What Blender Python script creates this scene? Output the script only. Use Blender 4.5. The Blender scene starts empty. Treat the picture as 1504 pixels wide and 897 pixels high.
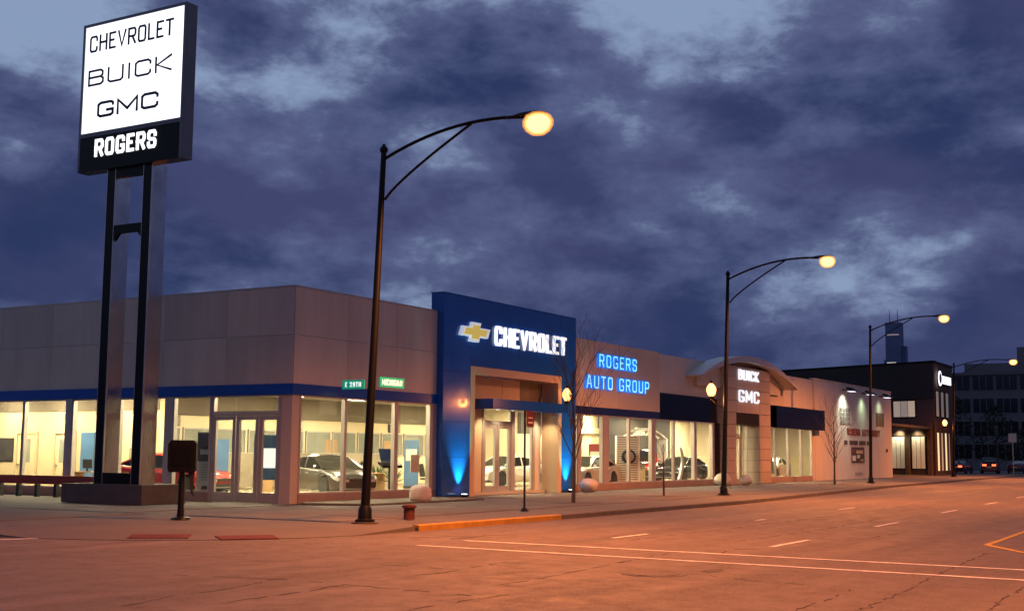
import bpy, bmesh, math, random
from mathutils import Vector, Matrix
import numpy as np
random.seed(7)
sc = bpy.context.scene
col = sc.collection
R = math.radians

# ------------------------------------------------------------------ camera
CAM = (-31.4493, -26.9525, 1.65)
YAW, PITCH, ROLL, FPX = 0.537571, 0.11665, 0.0083715, 1858.9
cd = bpy.data.cameras.new('camera'); cam = bpy.data.objects.new('camera', cd); col.objects.link(cam)
f = Vector((math.cos(PITCH)*math.cos(YAW), math.cos(PITCH)*math.sin(YAW), math.sin(PITCH)))
r = f.cross(Vector((0, 0, 1))).normalized(); u = r.cross(f)
rr = r*math.cos(ROLL)+u*math.sin(ROLL); uu = -r*math.sin(ROLL)+u*math.cos(ROLL)
cam.matrix_world = Matrix((
    (rr.x, uu.x, -f.x, CAM[0]), (rr.y, uu.y, -f.y, CAM[1]), (rr.z, uu.z, -f.z, CAM[2]), (0, 0, 0, 1)))
cd.sensor_width = 36.0; cd.lens = FPX*36.0/1504.0; cd.clip_start = .1; cd.clip_end = 8000
sc.camera = cam

# ------------------------------------------------------------------ sky
SKY_SEED = (29.633, -23.088, 1.9)
world = bpy.data.worlds.new('World'); sc.world = world; world.use_nodes = True
nt = world.node_tree; nt.nodes.clear()
def wn(t, **k):
    n = nt.nodes.new(t)
    for a, b in k.items(): setattr(n, a, b)
    return n
lk = nt.links.new
out = wn('ShaderNodeOutputWorld')
tc = wn('ShaderNodeTexCoord'); sx = wn('ShaderNodeSeparateXYZ'); lk(tc.outputs['Generated'], sx.inputs[0])
def wmath(op, *ins):
    n = wn('ShaderNodeMath', operation=op)
    for i, v in enumerate(ins):
        if isinstance(v, (int, float)): n.inputs[i].default_value = v
        else: lk(v, n.inputs[i])
    return n.outputs[0]
def wmap(v, lo, hi, o0=0., o1=1., smooth=True):
    n = wn('ShaderNodeMapRange', interpolation_type='SMOOTHSTEP' if smooth else 'LINEAR')
    for i, q in ((1, lo), (2, hi), (3, o0), (4, o1)): n.inputs[i].default_value = q
    lk(v, n.inputs[0]); return n.outputs[0]
mp = wn('ShaderNodeMapping'); lk(tc.outputs['Generated'], mp.inputs[0]); mp.inputs['Location'].default_value = SKY_SEED
mp.inputs['Scale'].default_value = (1, 1, 2.0)
def wnoise(sc_, det, ro, di, vec=mp.outputs[0]):
    n = wn('ShaderNodeTexNoise'); lk(vec, n.inputs['Vector'])
    n.inputs['Scale'].default_value = sc_; n.inputs['Detail'].default_value = det; n.inputs['Roughness'].default_value = ro; n.inputs['Distortion'].default_value = di
    return n.outputs['Fac']
big = wnoise(3.4, 2, .5, .2); mid = wnoise(7.5, 10, .61, .1); fine = wnoise(17, 7, .6, .3); tone = wnoise(5.0, 7, .54, .2)
elev = wmap(sx.outputs['Z'], .0, .34, -.17, .045, False)
cov = wmath('ADD', wmath('ADD', wmath('MULTIPLY', big, .95), wmath('MULTIPLY', mid, .62)), wmath('ADD', wmath('MULTIPLY', fine, .24), elev))
gap = wmap(cov, .945, 1.085)                      # 0 cloud, 1 open sky
lightc = wmap(cov, .80, 1.02)                     # thin cloud edges catch more light
cm = wn('ShaderNodeMix', data_type='RGBA'); lk(wmap(tone, .36, .64), cm.inputs[0])
cm.inputs[6].default_value = (.019, .031, .092, 1); cm.inputs[7].default_value = (.042, .049, .124, 1)
ce = wn('ShaderNodeMix', data_type='RGBA'); lk(wmath('MULTIPLY', lightc, .75), ce.inputs[0]); lk(cm.outputs[2], ce.inputs[6]); ce.inputs[7].default_value = (.098, .120, .235, 1)
bgc = wn('ShaderNodeBackground'); lk(ce.outputs[2], bgc.inputs[0]); bgc.inputs[1].default_value = 1.25
# clear twilight sky seen through the gaps
sky = wn('ShaderNodeTexSky', sky_type='NISHITA'); sky.sun_disc = False
sky.sun_elevation = R(-1.5); sky.sun_rotation = R(60); sky.ozone_density = 2.0
hs = wn('ShaderNodeMix', data_type='RGBA', blend_type='MIX'); hs.inputs[0].default_value = .82
lk(sky.outputs[0], hs.inputs[6]); hs.inputs[7].default_value = (3.0, 4.0, 6.1, 1)
bgs = wn('ShaderNodeBackground'); lk(hs.outputs[2], bgs.inputs[0]); bgs.inputs[1].default_value = .1
mx = wn('ShaderNodeMixShader'); lk(gap, mx.inputs[0]); lk(bgc.outputs[0], mx.inputs[1]); lk(bgs.outputs[0], mx.inputs[2])
lk(mx.outputs[0], out.inputs[0])

# the sun is just down: the faintest directional afterglow
sd = bpy.data.lights.new('sun', 'SUN'); sd.energy = .03; sd.angle = R(20); sd.color = (.75, .8, 1)
so = bpy.data.objects.new('sun', sd); col.objects.link(so)
so.rotation_euler = Vector((.45, -.75, -.25)).to_track_quat('-Z', 'Y').to_euler()

vs = sc.view_settings; vs.view_transform = 'Standard'; vs.look = 'None'; vs.exposure = 0; vs.gamma = 1; vs.use_curve_mapping = False
cy = sc.cycles; cy.use_denoising = True
cy.max_bounces = 8; cy.diffuse_bounces = 4; cy.glossy_bounces = 4; cy.transparent_max_bounces = 24; cy.transmission_bounces = 6
cy.sample_clamp_indirect = 3.0; cy.caustics_reflective = False; cy.caustics_refractive = False

# ------------------------------------------------------------------ materials
def node_mat(name):
    m = bpy.data.materials.new(name); m.use_nodes = True
    t = m.node_tree; b = t.nodes['Principled BSDF']
    return m, t, b
def pm(name, c, rough=.5, metal=0., var=.12, scale=1.5, bump=0., bscale=40., spec=.5, rnd=.0, stretch=None, coat=0., rvar=.0, detail=6):
    m, t, b = node_mat(name)
    geo = t.nodes.new('ShaderNodeNewGeometry'); vec = geo.outputs['Position']
    if stretch:
        mp = t.nodes.new('ShaderNodeMapping'); mp.inputs['Scale'].default_value = stretch
        t.links.new(vec, mp.inputs[0]); vec = mp.outputs[0]
    n = t.nodes.new('ShaderNodeTexNoise'); n.inputs['Scale'].default_value = scale; n.inputs['Detail'].default_value = detail; n.inputs['Roughness'].default_value = .6
    t.links.new(vec, n.inputs['Vector'])
    fac = n.outputs['Fac']
    if rnd:
        oi = t.nodes.new('ShaderNodeObjectInfo')
        ma = t.nodes.new('ShaderNodeMath'); ma.operation = 'MULTIPLY_ADD'
        t.links.new(oi.outputs['Random'], ma.inputs[0]); ma.inputs[1].default_value = rnd
        s2 = t.nodes.new('ShaderNodeMath'); s2.operation = 'SUBTRACT'; t.links.new(fac, s2.inputs[0]); s2.inputs[1].default_value = rnd/2
        t.links.new(s2.outputs[0], ma.inputs[2]); fac = ma.outputs[0]
    mr = t.nodes.new('ShaderNodeMapRange'); mr.inputs[1].default_value = .25; mr.inputs[2].default_value = .75
    t.links.new(fac, mr.inputs[0])
    mix = t.nodes.new('ShaderNodeMix'); mix.data_type = 'RGBA'; t.links.new(mr.outputs[0], mix.inputs[0])
    mix.inputs[6].default_value = (*[x*(1-var) for x in c], 1); mix.inputs[7].default_value = (*[min(1, x*(1+var)) for x in c], 1)
    t.links.new(mix.outputs[2], b.inputs['Base Color'])
    b.inputs['Roughness'].default_value = rough; b.inputs['Metallic'].default_value = metal
    b.inputs['Specular IOR Level'].default_value = spec; b.inputs['Coat Weight'].default_value = coat; b.inputs['Coat Roughness'].default_value = .04
    if rvar:
        m2 = t.nodes.new('ShaderNodeMapRange'); m2.inputs[1].default_value = .3; m2.inputs[2].default_value = .7
        m2.inputs[3].default_value = max(.02, rough-rvar); m2.inputs[4].default_value = rough+rvar
        t.links.new(n.outputs['Fac'], m2.inputs[0]); t.links.new(m2.outputs[0], b.inputs['Roughness'])
    if bump:
        nb = t.nodes.new('ShaderNodeTexNoise'); nb.inputs['Scale'].default_value = bscale; nb.inputs['Detail'].default_value = 5
        t.links.new(vec if stretch else geo.outputs['Position'], nb.inputs['Vector'])
        bp = t.nodes.new('ShaderNodeBump'); bp.inputs['Strength'].default_value = bump; bp.inputs['Distance'].default_value = .02
        t.links.new(nb.outputs['Fac'], bp.inputs['Height']); t.links.new(bp.outputs[0], b.inputs['Normal'])
    return m
def em(name, c, s, sample=True, base=(.8, .8, .8)):
    m, t, b = node_mat(name)
    b.inputs['Base Color'].default_value = (*base, 1); b.inputs['Emission Color'].default_value = (*c, 1); b.inputs['Emission Strength'].default_value = s
    b.inputs['Roughness'].default_value = .4
    if not sample: m.cycles.emission_sampling = 'NONE'
    return m
def glass(name, tint=(.95, .97, .95), refl=1.0, rough=.012):
    m = bpy.data.materials.new(name); m.use_nodes = True; t = m.node_tree; t.nodes.clear()
    o = t.nodes.new('ShaderNodeOutputMaterial'); tr = t.nodes.new('ShaderNodeBsdfTransparent'); tr.inputs[0].default_value = (*tint, 1)
    g = t.nodes.new('ShaderNodeBsdfGlossy'); g.inputs['Roughness'].default_value = rough
    # Schlick reflectance, the same on both faces of the thin pane
    g0 = t.nodes.new('ShaderNodeNewGeometry'); dt = t.nodes.new('ShaderNodeVectorMath'); dt.operation = 'DOT_PRODUCT'
    t.links.new(g0.outputs['Incoming'], dt.inputs[0]); t.links.new(g0.outputs['Normal'], dt.inputs[1])
    def mth(op, a, b=None):
        n = t.nodes.new('ShaderNodeMath'); n.operation = op
        for i, v in enumerate((a, b)):
            if v is None: continue
            if isinstance(v, float): n.inputs[i].default_value = v
            else: t.links.new(v, n.inputs[i])
        return n.outputs[0]
    k = mth('POWER', mth('SUBTRACT', 1.0, mth('ABSOLUTE', dt.outputs['Value'])), 5.0)
    fr = mth('ADD', mth('MULTIPLY', k, .9), .04)
    mu = t.nodes.new('ShaderNodeMath'); mu.operation = 'MULTIPLY'; mu.inputs[1].default_value = refl; t.links.new(fr, mu.inputs[0])
    # slightly wavy plate glass
    nz = t.nodes.new('ShaderNodeTexNoise'); nz.inputs['Scale'].default_value = .8; nz.inputs['Detail'].default_value = 1
    ge = t.nodes.new('ShaderNodeNewGeometry'); t.links.new(ge.outputs['Position'], nz.inputs['Vector'])
    bp = t.nodes.new('ShaderNodeBump'); bp.inputs['Strength'].default_value = .12; bp.inputs['Distance'].default_value = .03
    t.links.new(nz.outputs['Fac'], bp.inputs['Height']); t.links.new(bp.outputs[0], g.inputs['Normal'])
    mi = t.nodes.new('ShaderNodeMixShader'); t.links.new(mu.outputs[0], mi.inputs[0]); t.links.new(tr.outputs[0], mi.inputs[1]); t.links.new(g.outputs[0], mi.inputs[2])
    t.links.new(mi.outputs[0], o.inputs[0]); return m

def asphalt():
    m, t, b = node_mat('worn asphalt')
    geo = t.nodes.new('ShaderNodeNewGeometry'); P = geo.outputs['Position']
    def noise(s, d, vec=P, ro=.6):
        n = t.nodes.new('ShaderNodeTexNoise'); n.inputs['Scale'].default_value = s; n.inputs['Detail'].default_value = d; n.inputs['Roughness'].default_value = ro
        t.links.new(vec, n.inputs['Vector']); return n.outputs['Fac']
    mp = t.nodes.new('ShaderNodeMapping'); mp.inputs['Scale'].default_value = (.035, 1.0, 1); t.links.new(P, mp.inputs[0])
    a = noise(1.0, 6, mp.outputs[0]); bb = noise(.22, 6); c = noise(26, 4, ro=.85); d2 = noise(2.2, 7, ro=.7)
    def mix(f, x, y, blend='MIX'):
        n = t.nodes.new('ShaderNodeMix'); n.data_type = 'RGBA'; n.blend_type = blend
        if isinstance(f, float): n.inputs[0].default_value = f
        else: t.links.new(f, n.inputs[0])
        for i, v in ((6, x), (7, y)):
            if isinstance(v, tuple): n.inputs[i].default_value = (*v, 1)
            else: t.links.new(v, n.inputs[i])
        return n.outputs[2]
    def mr(v, lo, hi, o0=0., o1=1.):
        n = t.nodes.new('ShaderNodeMapRange'); n.inputs[1].default_value = lo; n.inputs[2].default_value = hi; n.inputs[3].default_value = o0; n.inputs[4].default_value = o1
        t.links.new(v, n.inputs[0]); return n.outputs[0]
    c1 = mix(mr(a, .32, .66), (.070, .056, .048), (.205, .165, .138))
    c2 = mix(mr(bb, .35, .7), c1, (.125, .10, .085))
    c3 = mix(mr(d2, .48, .70, 0, .6), c2, (.065, .052, .045))
    c4 = mix(mr(c, .42, .66, 0, .75), c3, (.22, .182, .158))
    t.links.new(c4, b.inputs['Base Color'])
    t.links.new(mr(d2, .3, .7, .62, .9), b.inputs['Roughness']); b.inputs['Specular IOR Level'].default_value = .35
    bp = t.nodes.new('ShaderNodeBump'); bp.inputs['Strength'].default_value = .7; bp.inputs['Distance'].default_value = .012
    t.links.new(c, bp.inputs['Height']); t.links.new(bp.outputs[0], b.inputs['Normal'])
    return m
def brick_mat():
    m, t, b = node_mat('dark brick')
    geo = t.nodes.new('ShaderNodeNewGeometry'); s = t.nodes.new('ShaderNodeSeparateXYZ'); t.links.new(geo.outputs['Position'], s.inputs[0])
    ad = t.nodes.new('ShaderNodeMath'); t.links.new(s.outputs['X'], ad.inputs[0]); t.links.new(s.outputs['Y'], ad.inputs[1])
    c = t.nodes.new('ShaderNodeCombineXYZ'); t.links.new(ad.outputs[0], c.inputs[0]); t.links.new(s.outputs['Z'], c.inputs[1])
    br = t.nodes.new('ShaderNodeTexBrick'); br.inputs['Scale'].default_value = 1.0; br.inputs['Brick Width'].default_value = .3; br.inputs['Row Height'].default_value = .1; br.inputs['Mortar Size'].default_value = .012
    br.inputs['Color1'].default_value = (.12, .062, .046, 1); br.inputs['Color2'].default_value = (.075, .042, .033, 1); br.inputs['Mortar'].default_value = (.09, .075, .065, 1)
    t.links.new(c.outputs[0], br.inputs['Vector']); t.links.new(br.outputs['Color'], b.inputs['Base Color']); b.inputs['Roughness'].default_value = .85
    bp = t.nodes.new('ShaderNodeBump'); bp.inputs['Strength'].default_value = .5; bp.inputs['Distance'].default_value = .01; bp.invert = True
    t.links.new(br.outputs['Fac'], bp.inputs['Height']); t.links.new(bp.outputs[0], b.inputs['Normal'])
    return m

def glow_glass(al=.35, st=1.6, c=(1, .36, .07)):
    m = bpy.data.materials.new('glowing shell glass'); m.use_nodes = True; t = m.node_tree; t.nodes.clear()
    o = t.nodes.new('ShaderNodeOutputMaterial'); tr = t.nodes.new('ShaderNodeBsdfTransparent'); e = t.nodes.new('ShaderNodeEmission')
    e.inputs[0].default_value = (*c, 1); e.inputs[1].default_value = st
    mi = t.nodes.new('ShaderNodeMixShader'); mi.inputs[0].default_value = al
    t.links.new(tr.outputs[0], mi.inputs[1]); t.links.new(e.outputs[0], mi.inputs[2]); t.links.new(mi.outputs[0], o.inputs[0])
    m.cycles.emission_sampling = 'NONE'; return m
MT = dict(
 asphalt=asphalt(), brick=brick_mat(),
 ground=pm('dark ground', (.06, .055, .05), .95, var=.3, scale=.2),
 concrete=pm('sidewalk concrete', (.14, .122, .108), .88, var=.2, scale=.9, bump=.25, bscale=50, rnd=.35, detail=10),
 concrete2=pm('lot concrete', (.125, .11, .10), .88, var=.22, scale=.5, bump=.25, bscale=45, rnd=.2, detail=10),
 kerb=pm('kerb concrete', (.13, .115, .105), .9, var=.25, scale=2, bump=.3, bscale=30),
 yellow=pm('yellow kerb paint', (.42, .22, .03), .75, var=.25, scale=3, bump=.2),
 white_paint=pm('road paint', (.62, .6, .57), .8, var=.3, scale=5, bump=.2, bscale=60),
 yellow_line=pm('yellow road paint', (.55, .33, .05), .8, var=.3, scale=4),
 crack=pm('tar crack', (.045, .036, .031), .8, var=.3, scale=4),
 patch=pm('old patch', (.095, .076, .066), .9, var=.25, scale=1.5, bump=.3),
 iron=pm('cast iron', (.08, .062, .052), .6, metal=.6, var=.3, scale=12, bump=.4),
 tactile=pm('tactile red', (.12, .028, .022), .8, var=.25, scale=3, bump=.3),
 panel=pm('aluminium wall panel', (.58, .49, .42), .38, metal=.1, var=.16, scale=.9, rnd=.3, rvar=.08, stretch=(1, 1, .25)),
 panel_b=pm('plaster facade', (.56, .48, .40), .75, var=.08, scale=.6, bump=.08, bscale=50),
 panel_c=pm('pale cladding', (.60, .54, .47), .7, var=.08, scale=.5, bump=.06, rnd=.25),
 panel_f=pm('pale stucco', (.62, .57, .49), .82, var=.10, scale=.7, bump=.15, bscale=40, stretch=(1, 1, .35)),
 backing=pm('wall backing', (.06, .055, .05), .9, var=.1),
 blue=pm('glossy blue panel', (.008, .095, .42), .2, metal=0., var=.10, scale=.6, coat=.25, rnd=.3, rvar=.04),
 blue_band=pm('blue fascia', (.006, .08, .40), .22, metal=.1, var=.08, scale=.8, coat=.4),
 navy_band=pm('navy fascia', (.012, .022, .10), .25, var=.1),
 black_gloss=pm('black glossy panel', (.003, .0025, .0025), .2, var=.2, scale=.5, spec=.2),
 stone=pm('tan stone cladding', (.50, .40, .31), .55, var=.10, scale=.9, rnd=.4, bump=.06),
 arch=pm('arch metal', (.62, .57, .52), .4, metal=.3, var=.08, scale=.8),
 tan=pm('tan portal frame', (.60, .44, .28), .5, var=.08, scale=.8),
 alum=pm('window aluminium', (.50, .455, .42), .38, metal=.4, var=.1, scale=2),
 alum_door=pm('door aluminium', (.42, .385, .37), .4, metal=.4, var=.1, scale=2),
 sill=pm('sill stone', (.30, .22, .19), .75, var=.15, scale=2, bump=.1),
 dark=pm('dark metal', (.004, .0035, .0035), .5, metal=0., spec=.2, var=.2, scale=3),
 pole=pm('pole paint', (.004, .004, .004), .45, metal=0., spec=.25, var=.25, scale=4, bump=.05),
 chrome=pm('polished steel', (.68, .64, .60), .16, metal=1, var=.15, scale=1.5, bump=.8, bscale=1.4, stretch=(1, 1, .6), rvar=.05),
 signblack=pm('black sign enamel', (.004, .004, .005), .35, var=.2, spec=.2),
 signside=pm('sign cabinet', (.14, .15, .17), .35, metal=.5, var=.1, scale=2),
 plinth=pm('plinth concrete', (.085, .075, .07), .9, var=.25, scale=1.3, bump=.35, bscale=25),
 lens=em('sodium bulb', (1, .66, .32), 4.5, sample=False), lens_glass=glow_glass(), lens_glow_shell=glow_glass(.6, 2.2, (1, .48, .12)),
 lens_s=em('sodium acorn globe', (1, .40, .11), 3.6, sample=False),
 signface=em('lit sign face', (.93, .96, 1), 1.55),
 letter_white=em('lit white letters', (.93, .95, 1), 1.6),
 letter_tower=em('lit tower letters', (.93, .96, 1), 1.05), letter_soft=em('lit pale letters', (.85, .9, 1), .95),
 letter_blue=em('blue neon letters', (.012, .20, .85), .9, base=(.02, .1, .4)),
 letter_core=em('blue neon tube', (.10, .60, 1.0), 1.6),
 gold=pm('gold emblem', (.55, .42, .09), .35, metal=.3, var=.1), gold_lit=em('lit gold emblem', (.75, .55, .12), .55, base=(.6, .45, .1)),
 silver_lit=em('lit emblem rim', (.55, .66, .8), .6),
 sign_navy=pm('navy lettering', (.006, .012, .06), .5, var=.1),
 red_letter=pm('red lettering', (.22, .02, .015), .6, var=.15),
 dark_letter=pm('dark lettering', (.05, .03, .03), .6, var=.15),
 green_sign_glow=em('green sign with added glow', (.005, .42, .27), .45, base=(.01, .3, .2)),  # unlit plate; its brightness is painted in as emission
 sign_white_glow=em('white print with added glow', (.7, 1, .9), .85),  # plate lettering, also brightened by painted-in emission
 red_sign=pm('red sign', (.14, .015, .02), .5, var=.1),
 wood=pm('painted red rail', (.26, .018, .016), .55, var=.25, scale=2, bump=.1),
 glass=glass('plate glass'), glass_dark=glass('smoked glass', (.25, .25, .25), 1.4),
 ceil_em=em('ceiling light', (1, .83, .52), 165),
 int_wall=pm('cream interior wall', (.78, .66, .44), .85, var=.05, scale=.5),
 int_tan=pm('beige interior wall', (.60, .49, .30), .85, var=.06, scale=.6),
 int_band=pm('brown soffit', (.165, .135, .10), .85, var=.06, scale=.6),
 int_floor=pm('polished tile', (.52, .46, .36), .22, var=.10, scale=.7, coat=.2),
 int_ceil=pm('ceiling tile', (.78, .74, .66), .9, var=.04),
 partition=pm('cubicle fabric', (.30, .255, .19), .95, var=.12, scale=4, bump=.15),
 int_glass=pm('office pane', (.26, .27, .23), .12, var=.15, scale=.6, coat=.3),
 desk=pm('desk laminate', (.40, .25, .12), .45, var=.15, scale=3),
 int_dark=pm('dark wall', (.07, .058, .045), .6, var=.1),
 rubber=pm('tyre rubber', (.018, .017, .017), .85, var=.2, scale=10),
 rim=pm('alloy rim', (.60, .58, .55), .28, metal=.85, var=.08),
 car_glass=pm('car glass', (.018, .02, .02), .06, var=.1, coat=.6),
 headlight=pm('headlight', (.75, .75, .72), .12, var=.05, coat=.8),
 tail=pm('tail light', (.40, .01, .01), .2, var=.1, coat=.6), tail_on=em('lit tail light', (1, .10, .02), 4, sample=False), amber_on=em('lit amber lamp', (1, .45, .05), 5, sample=False),
 p_grey=pm('grey car paint', (.03, .029, .026), .3, metal=.2, var=.04, coat=.8), p_red=pm('red car paint', (.42, .012, .012), .25, metal=.1, var=.04, coat=.9),
 p_white=pm('white car paint', (.72, .68, .60), .28, var=.03, coat=.8), p_black=pm('dark car paint', (.02, .022, .03), .25, metal=.3, var=.05, coat=.8), p_blue=pm('blue car paint', (.02, .03, .07), .25, metal=.3, var=.05, coat=.8),
 trim=pm('black trim', (.015, .015, .015), .5, var=.1),
 bark=pm('bark', (.09, .065, .05), .9, var=.3, scale=14, bump=.6, bscale=30),
 boulder=pm('pale stone', (.56, .50, .44), .9, var=.15, scale=3, bump=.5, bscale=9),
 bed=pm('bed gravel', (.13, .115, .095), .95, var=.45, scale=14, bump=.8, bscale=30),
 leafdark=pm('dark foliage', (.025, .032, .02), .9, var=.4, scale=2),
 poster=pm('poster paper', (.74, .68, .55), .6, var=.05), poster_dark=pm('poster dark', (.045, .04, .038), .5, var=.4, scale=2.5),
 bluep=pm('blue display panel', (.06, .15, .30), .5, var=.1), screen=em('lit screen', (1, .97, .85), 1.1),
 office=pm('office concrete', (.17, .16, .165), .9, var=.12, scale=.15), office_win=pm('office glazing', (.012, .013, .018), .15, var=.5, scale=.3), office_lit=em('lit office', (1, .75, .4), .7, sample=False),
 tower=pm('far tower', (.16, .19, .32), .8, var=.2, scale=.03), tower_lit=em('lit tower band', (1, .9, .7), .45, sample=False), beacon=em('red beacon', (1, .1, .1), .6, sample=False),  # far tower colour lifted towards sky blue to stand for haze
 wall_lens=em('cool wall lamp lens', (.85, .82, 1), 1.6, sample=False), uplens=em('uplight lens', (.55, .8, 1), 7, sample=False),
 bronze=pm('bronze panel', (.13, .10, .085), .5, var=.1), brown_clad=pm('brown cladding', (.022, .013, .011), .6, var=.2), fire_red=pm('rusty red', (.075, .014, .010), .75, var=.3, scale=9, bump=.3),
)

# ------------------------------------------------------------------ mesh helpers
class MB:
    def __init__(s): s.v = []; s.f = []
    def add(s, vs, fs):
        o = len(s.v); s.v += [tuple(map(float, q)) for q in vs]; s.f += [tuple(i+o for i in q) for q in fs]; return s
    def box(s, x0, x1, y0, y1, z0, z1):
        return s.add([(x0,y0,z0),(x1,y0,z0),(x1,y1,z0),(x0,y1,z0),(x0,y0,z1),(x1,y0,z1),(x1,y1,z1),(x0,y1,z1)],
                     [(0,3,2,1),(4,5,6,7),(0,1,5,4),(1,2,6,5),(2,3,7,6),(3,0,4,7)])
    def pb(s, pl, a0, a1, d0, d1, z0, z1):      # box on a facade: a along the wall, d outward from it
        if pl == 'R': return s.box(a0, a1, -d1, -d0, z0, z1)
        return s.box(-d1, -d0, a0, a1, z0, z1)
    def prism(s, pts, vec):                      # closed polygon (CCW seen from the tip of vec) extruded
        n = len(pts); b = [tuple(q) for q in pts]; t = [tuple(q[i]+vec[i] for i in range(3)) for q in pts]
        return s.add(b+t, [tuple(range(n-1, -1, -1)), tuple(range(n, 2*n))]+[(i, (i+1) % n, n+(i+1) % n, n+i) for i in range(n)])
    def tube(s, pts, rad, n=10, cap=True):
        pts = [Vector(q) for q in pts]; rs = rad if isinstance(rad, (list, tuple)) else [rad]*len(pts)
        vs = []; up = None
        for i, q in enumerate(pts):
            d = (pts[min(i+1, len(pts)-1)]-pts[max(i-1, 0)]).normalized()
            if up is None: up = Vector((1, 0, 0)) if abs(d.x) < .8 else Vector((0, 1, 0))
            a = d.cross(up).normalized(); b = a.cross(d).normalized(); up = b
            for k in range(n):
                t = 2*math.pi*k/n; vs.append(q+(a*math.cos(t)+b*math.sin(t))*rs[i])
        fs = [(i*n+k, i*n+(k+1) % n, (i+1)*n+(k+1) % n, (i+1)*n+k) for i in range(len(pts)-1) for k in range(n)]
        if cap: fs += [tuple(range(n-1, -1, -1)), tuple((len(pts)-1)*n+k for k in range(n))]
        return s.add(vs, fs)
    def lathe(s, c, prof, n=16):                 # profile (r, z) about a vertical axis through c
        return s.tube([(c[0], c[1], c[2]+z) for r_, z in prof], [r_ for r_, z in prof], n)
    def build(s, name, mat, parent=None, smooth=False, ang=35, world=True):
        me = bpy.data.meshes.new(name)
        off = BASES.get(parent.name, (0, 0, 0)) if (parent is not None and world) else (0, 0, 0)
        me.from_pydata([(a-off[0], b-off[1], c-off[2]) for a, b, c in s.v], [], s.f)
        bm = bmesh.new(); bm.from_mesh(me); bmesh.ops.recalc_face_normals(bm, faces=bm.faces); bm.to_mesh(me); bm.free()
        me.materials.append(MT[mat] if isinstance(mat, str) else mat)
        if smooth:
            for q in me.polygons: q.use_smooth = True
            try: me.set_sharp_from_angle(angle=R(ang))
            except Exception: pass
        o = bpy.data.objects.new(name, me); col.objects.link(o)
        if parent is not None:
            o.parent = parent
        return o
BASES = {}
def tag(o, label, cat=None, group=None, kind=None):
    if label: o['label'] = label
    if cat: o['category'] = cat
    if group: o['group'] = group
    if kind: o['kind'] = kind
    return o
def thing(name, label, cat, loc=(0, 0, 0), rz=0, group=None):
    o = bpy.data.objects.new(name, None); col.objects.link(o); o.empty_display_size = .2
    o.location = loc; o.rotation_euler = (0, 0, rz); tag(o, label, cat, group); return o
def wthing(name, label, cat, base=(0, 0, 0), group=None):     # parts given in world coordinates
    o = thing(name, label, cat, base, 0, group); BASES[o.name] = tuple(map(float, base)); return o
def sub(parent_mesh, mb, name, mat, root, **k):               # sub-part: child of a part, world coordinates
    o = mb.build(name, mat, None, **k)
    o.parent = parent_mesh
    b = BASES.get(root.name, (0, 0, 0))
    o.data.transform(Matrix.Translation((-b[0], -b[1], -b[2])))
    return o
def struct(name, mb, mat, label=None, **k):
    o = mb.build(name, mat, **k); o['kind'] = 'structure'
    if label: o['label'] = label
    return o
def copy_tree(o, parent=None):
    c = o.copy(); col.objects.link(c); c.parent = parent
    for ch in list(o.children): copy_tree(ch, c)
    return c
def lamp(name, kind, loc, energy, color, parent=None, size=.1, spot=None, blend=.5, aim=None):
    d = bpy.data.lights.new(name, kind); d.energy = energy; d.color = color
    if kind in ('POINT', 'SPOT'): d.shadow_soft_size = size
    if kind == 'SPOT': d.spot_size = spot; d.spot_blend = blend
    o = bpy.data.objects.new(name, d); col.objects.link(o); o.location = loc
    if aim is not None: o.rotation_euler = Vector(aim).to_track_quat('-Z', 'Y').to_euler()
    if parent is not None: o.parent = parent
    return o
def circ(cx, cy_, r_, n=20): return [(cx+r_*math.cos(2*math.pi*i/n), cy_+r_*math.sin(2*math.pi*i/n)) for i in range(n)]

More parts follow.
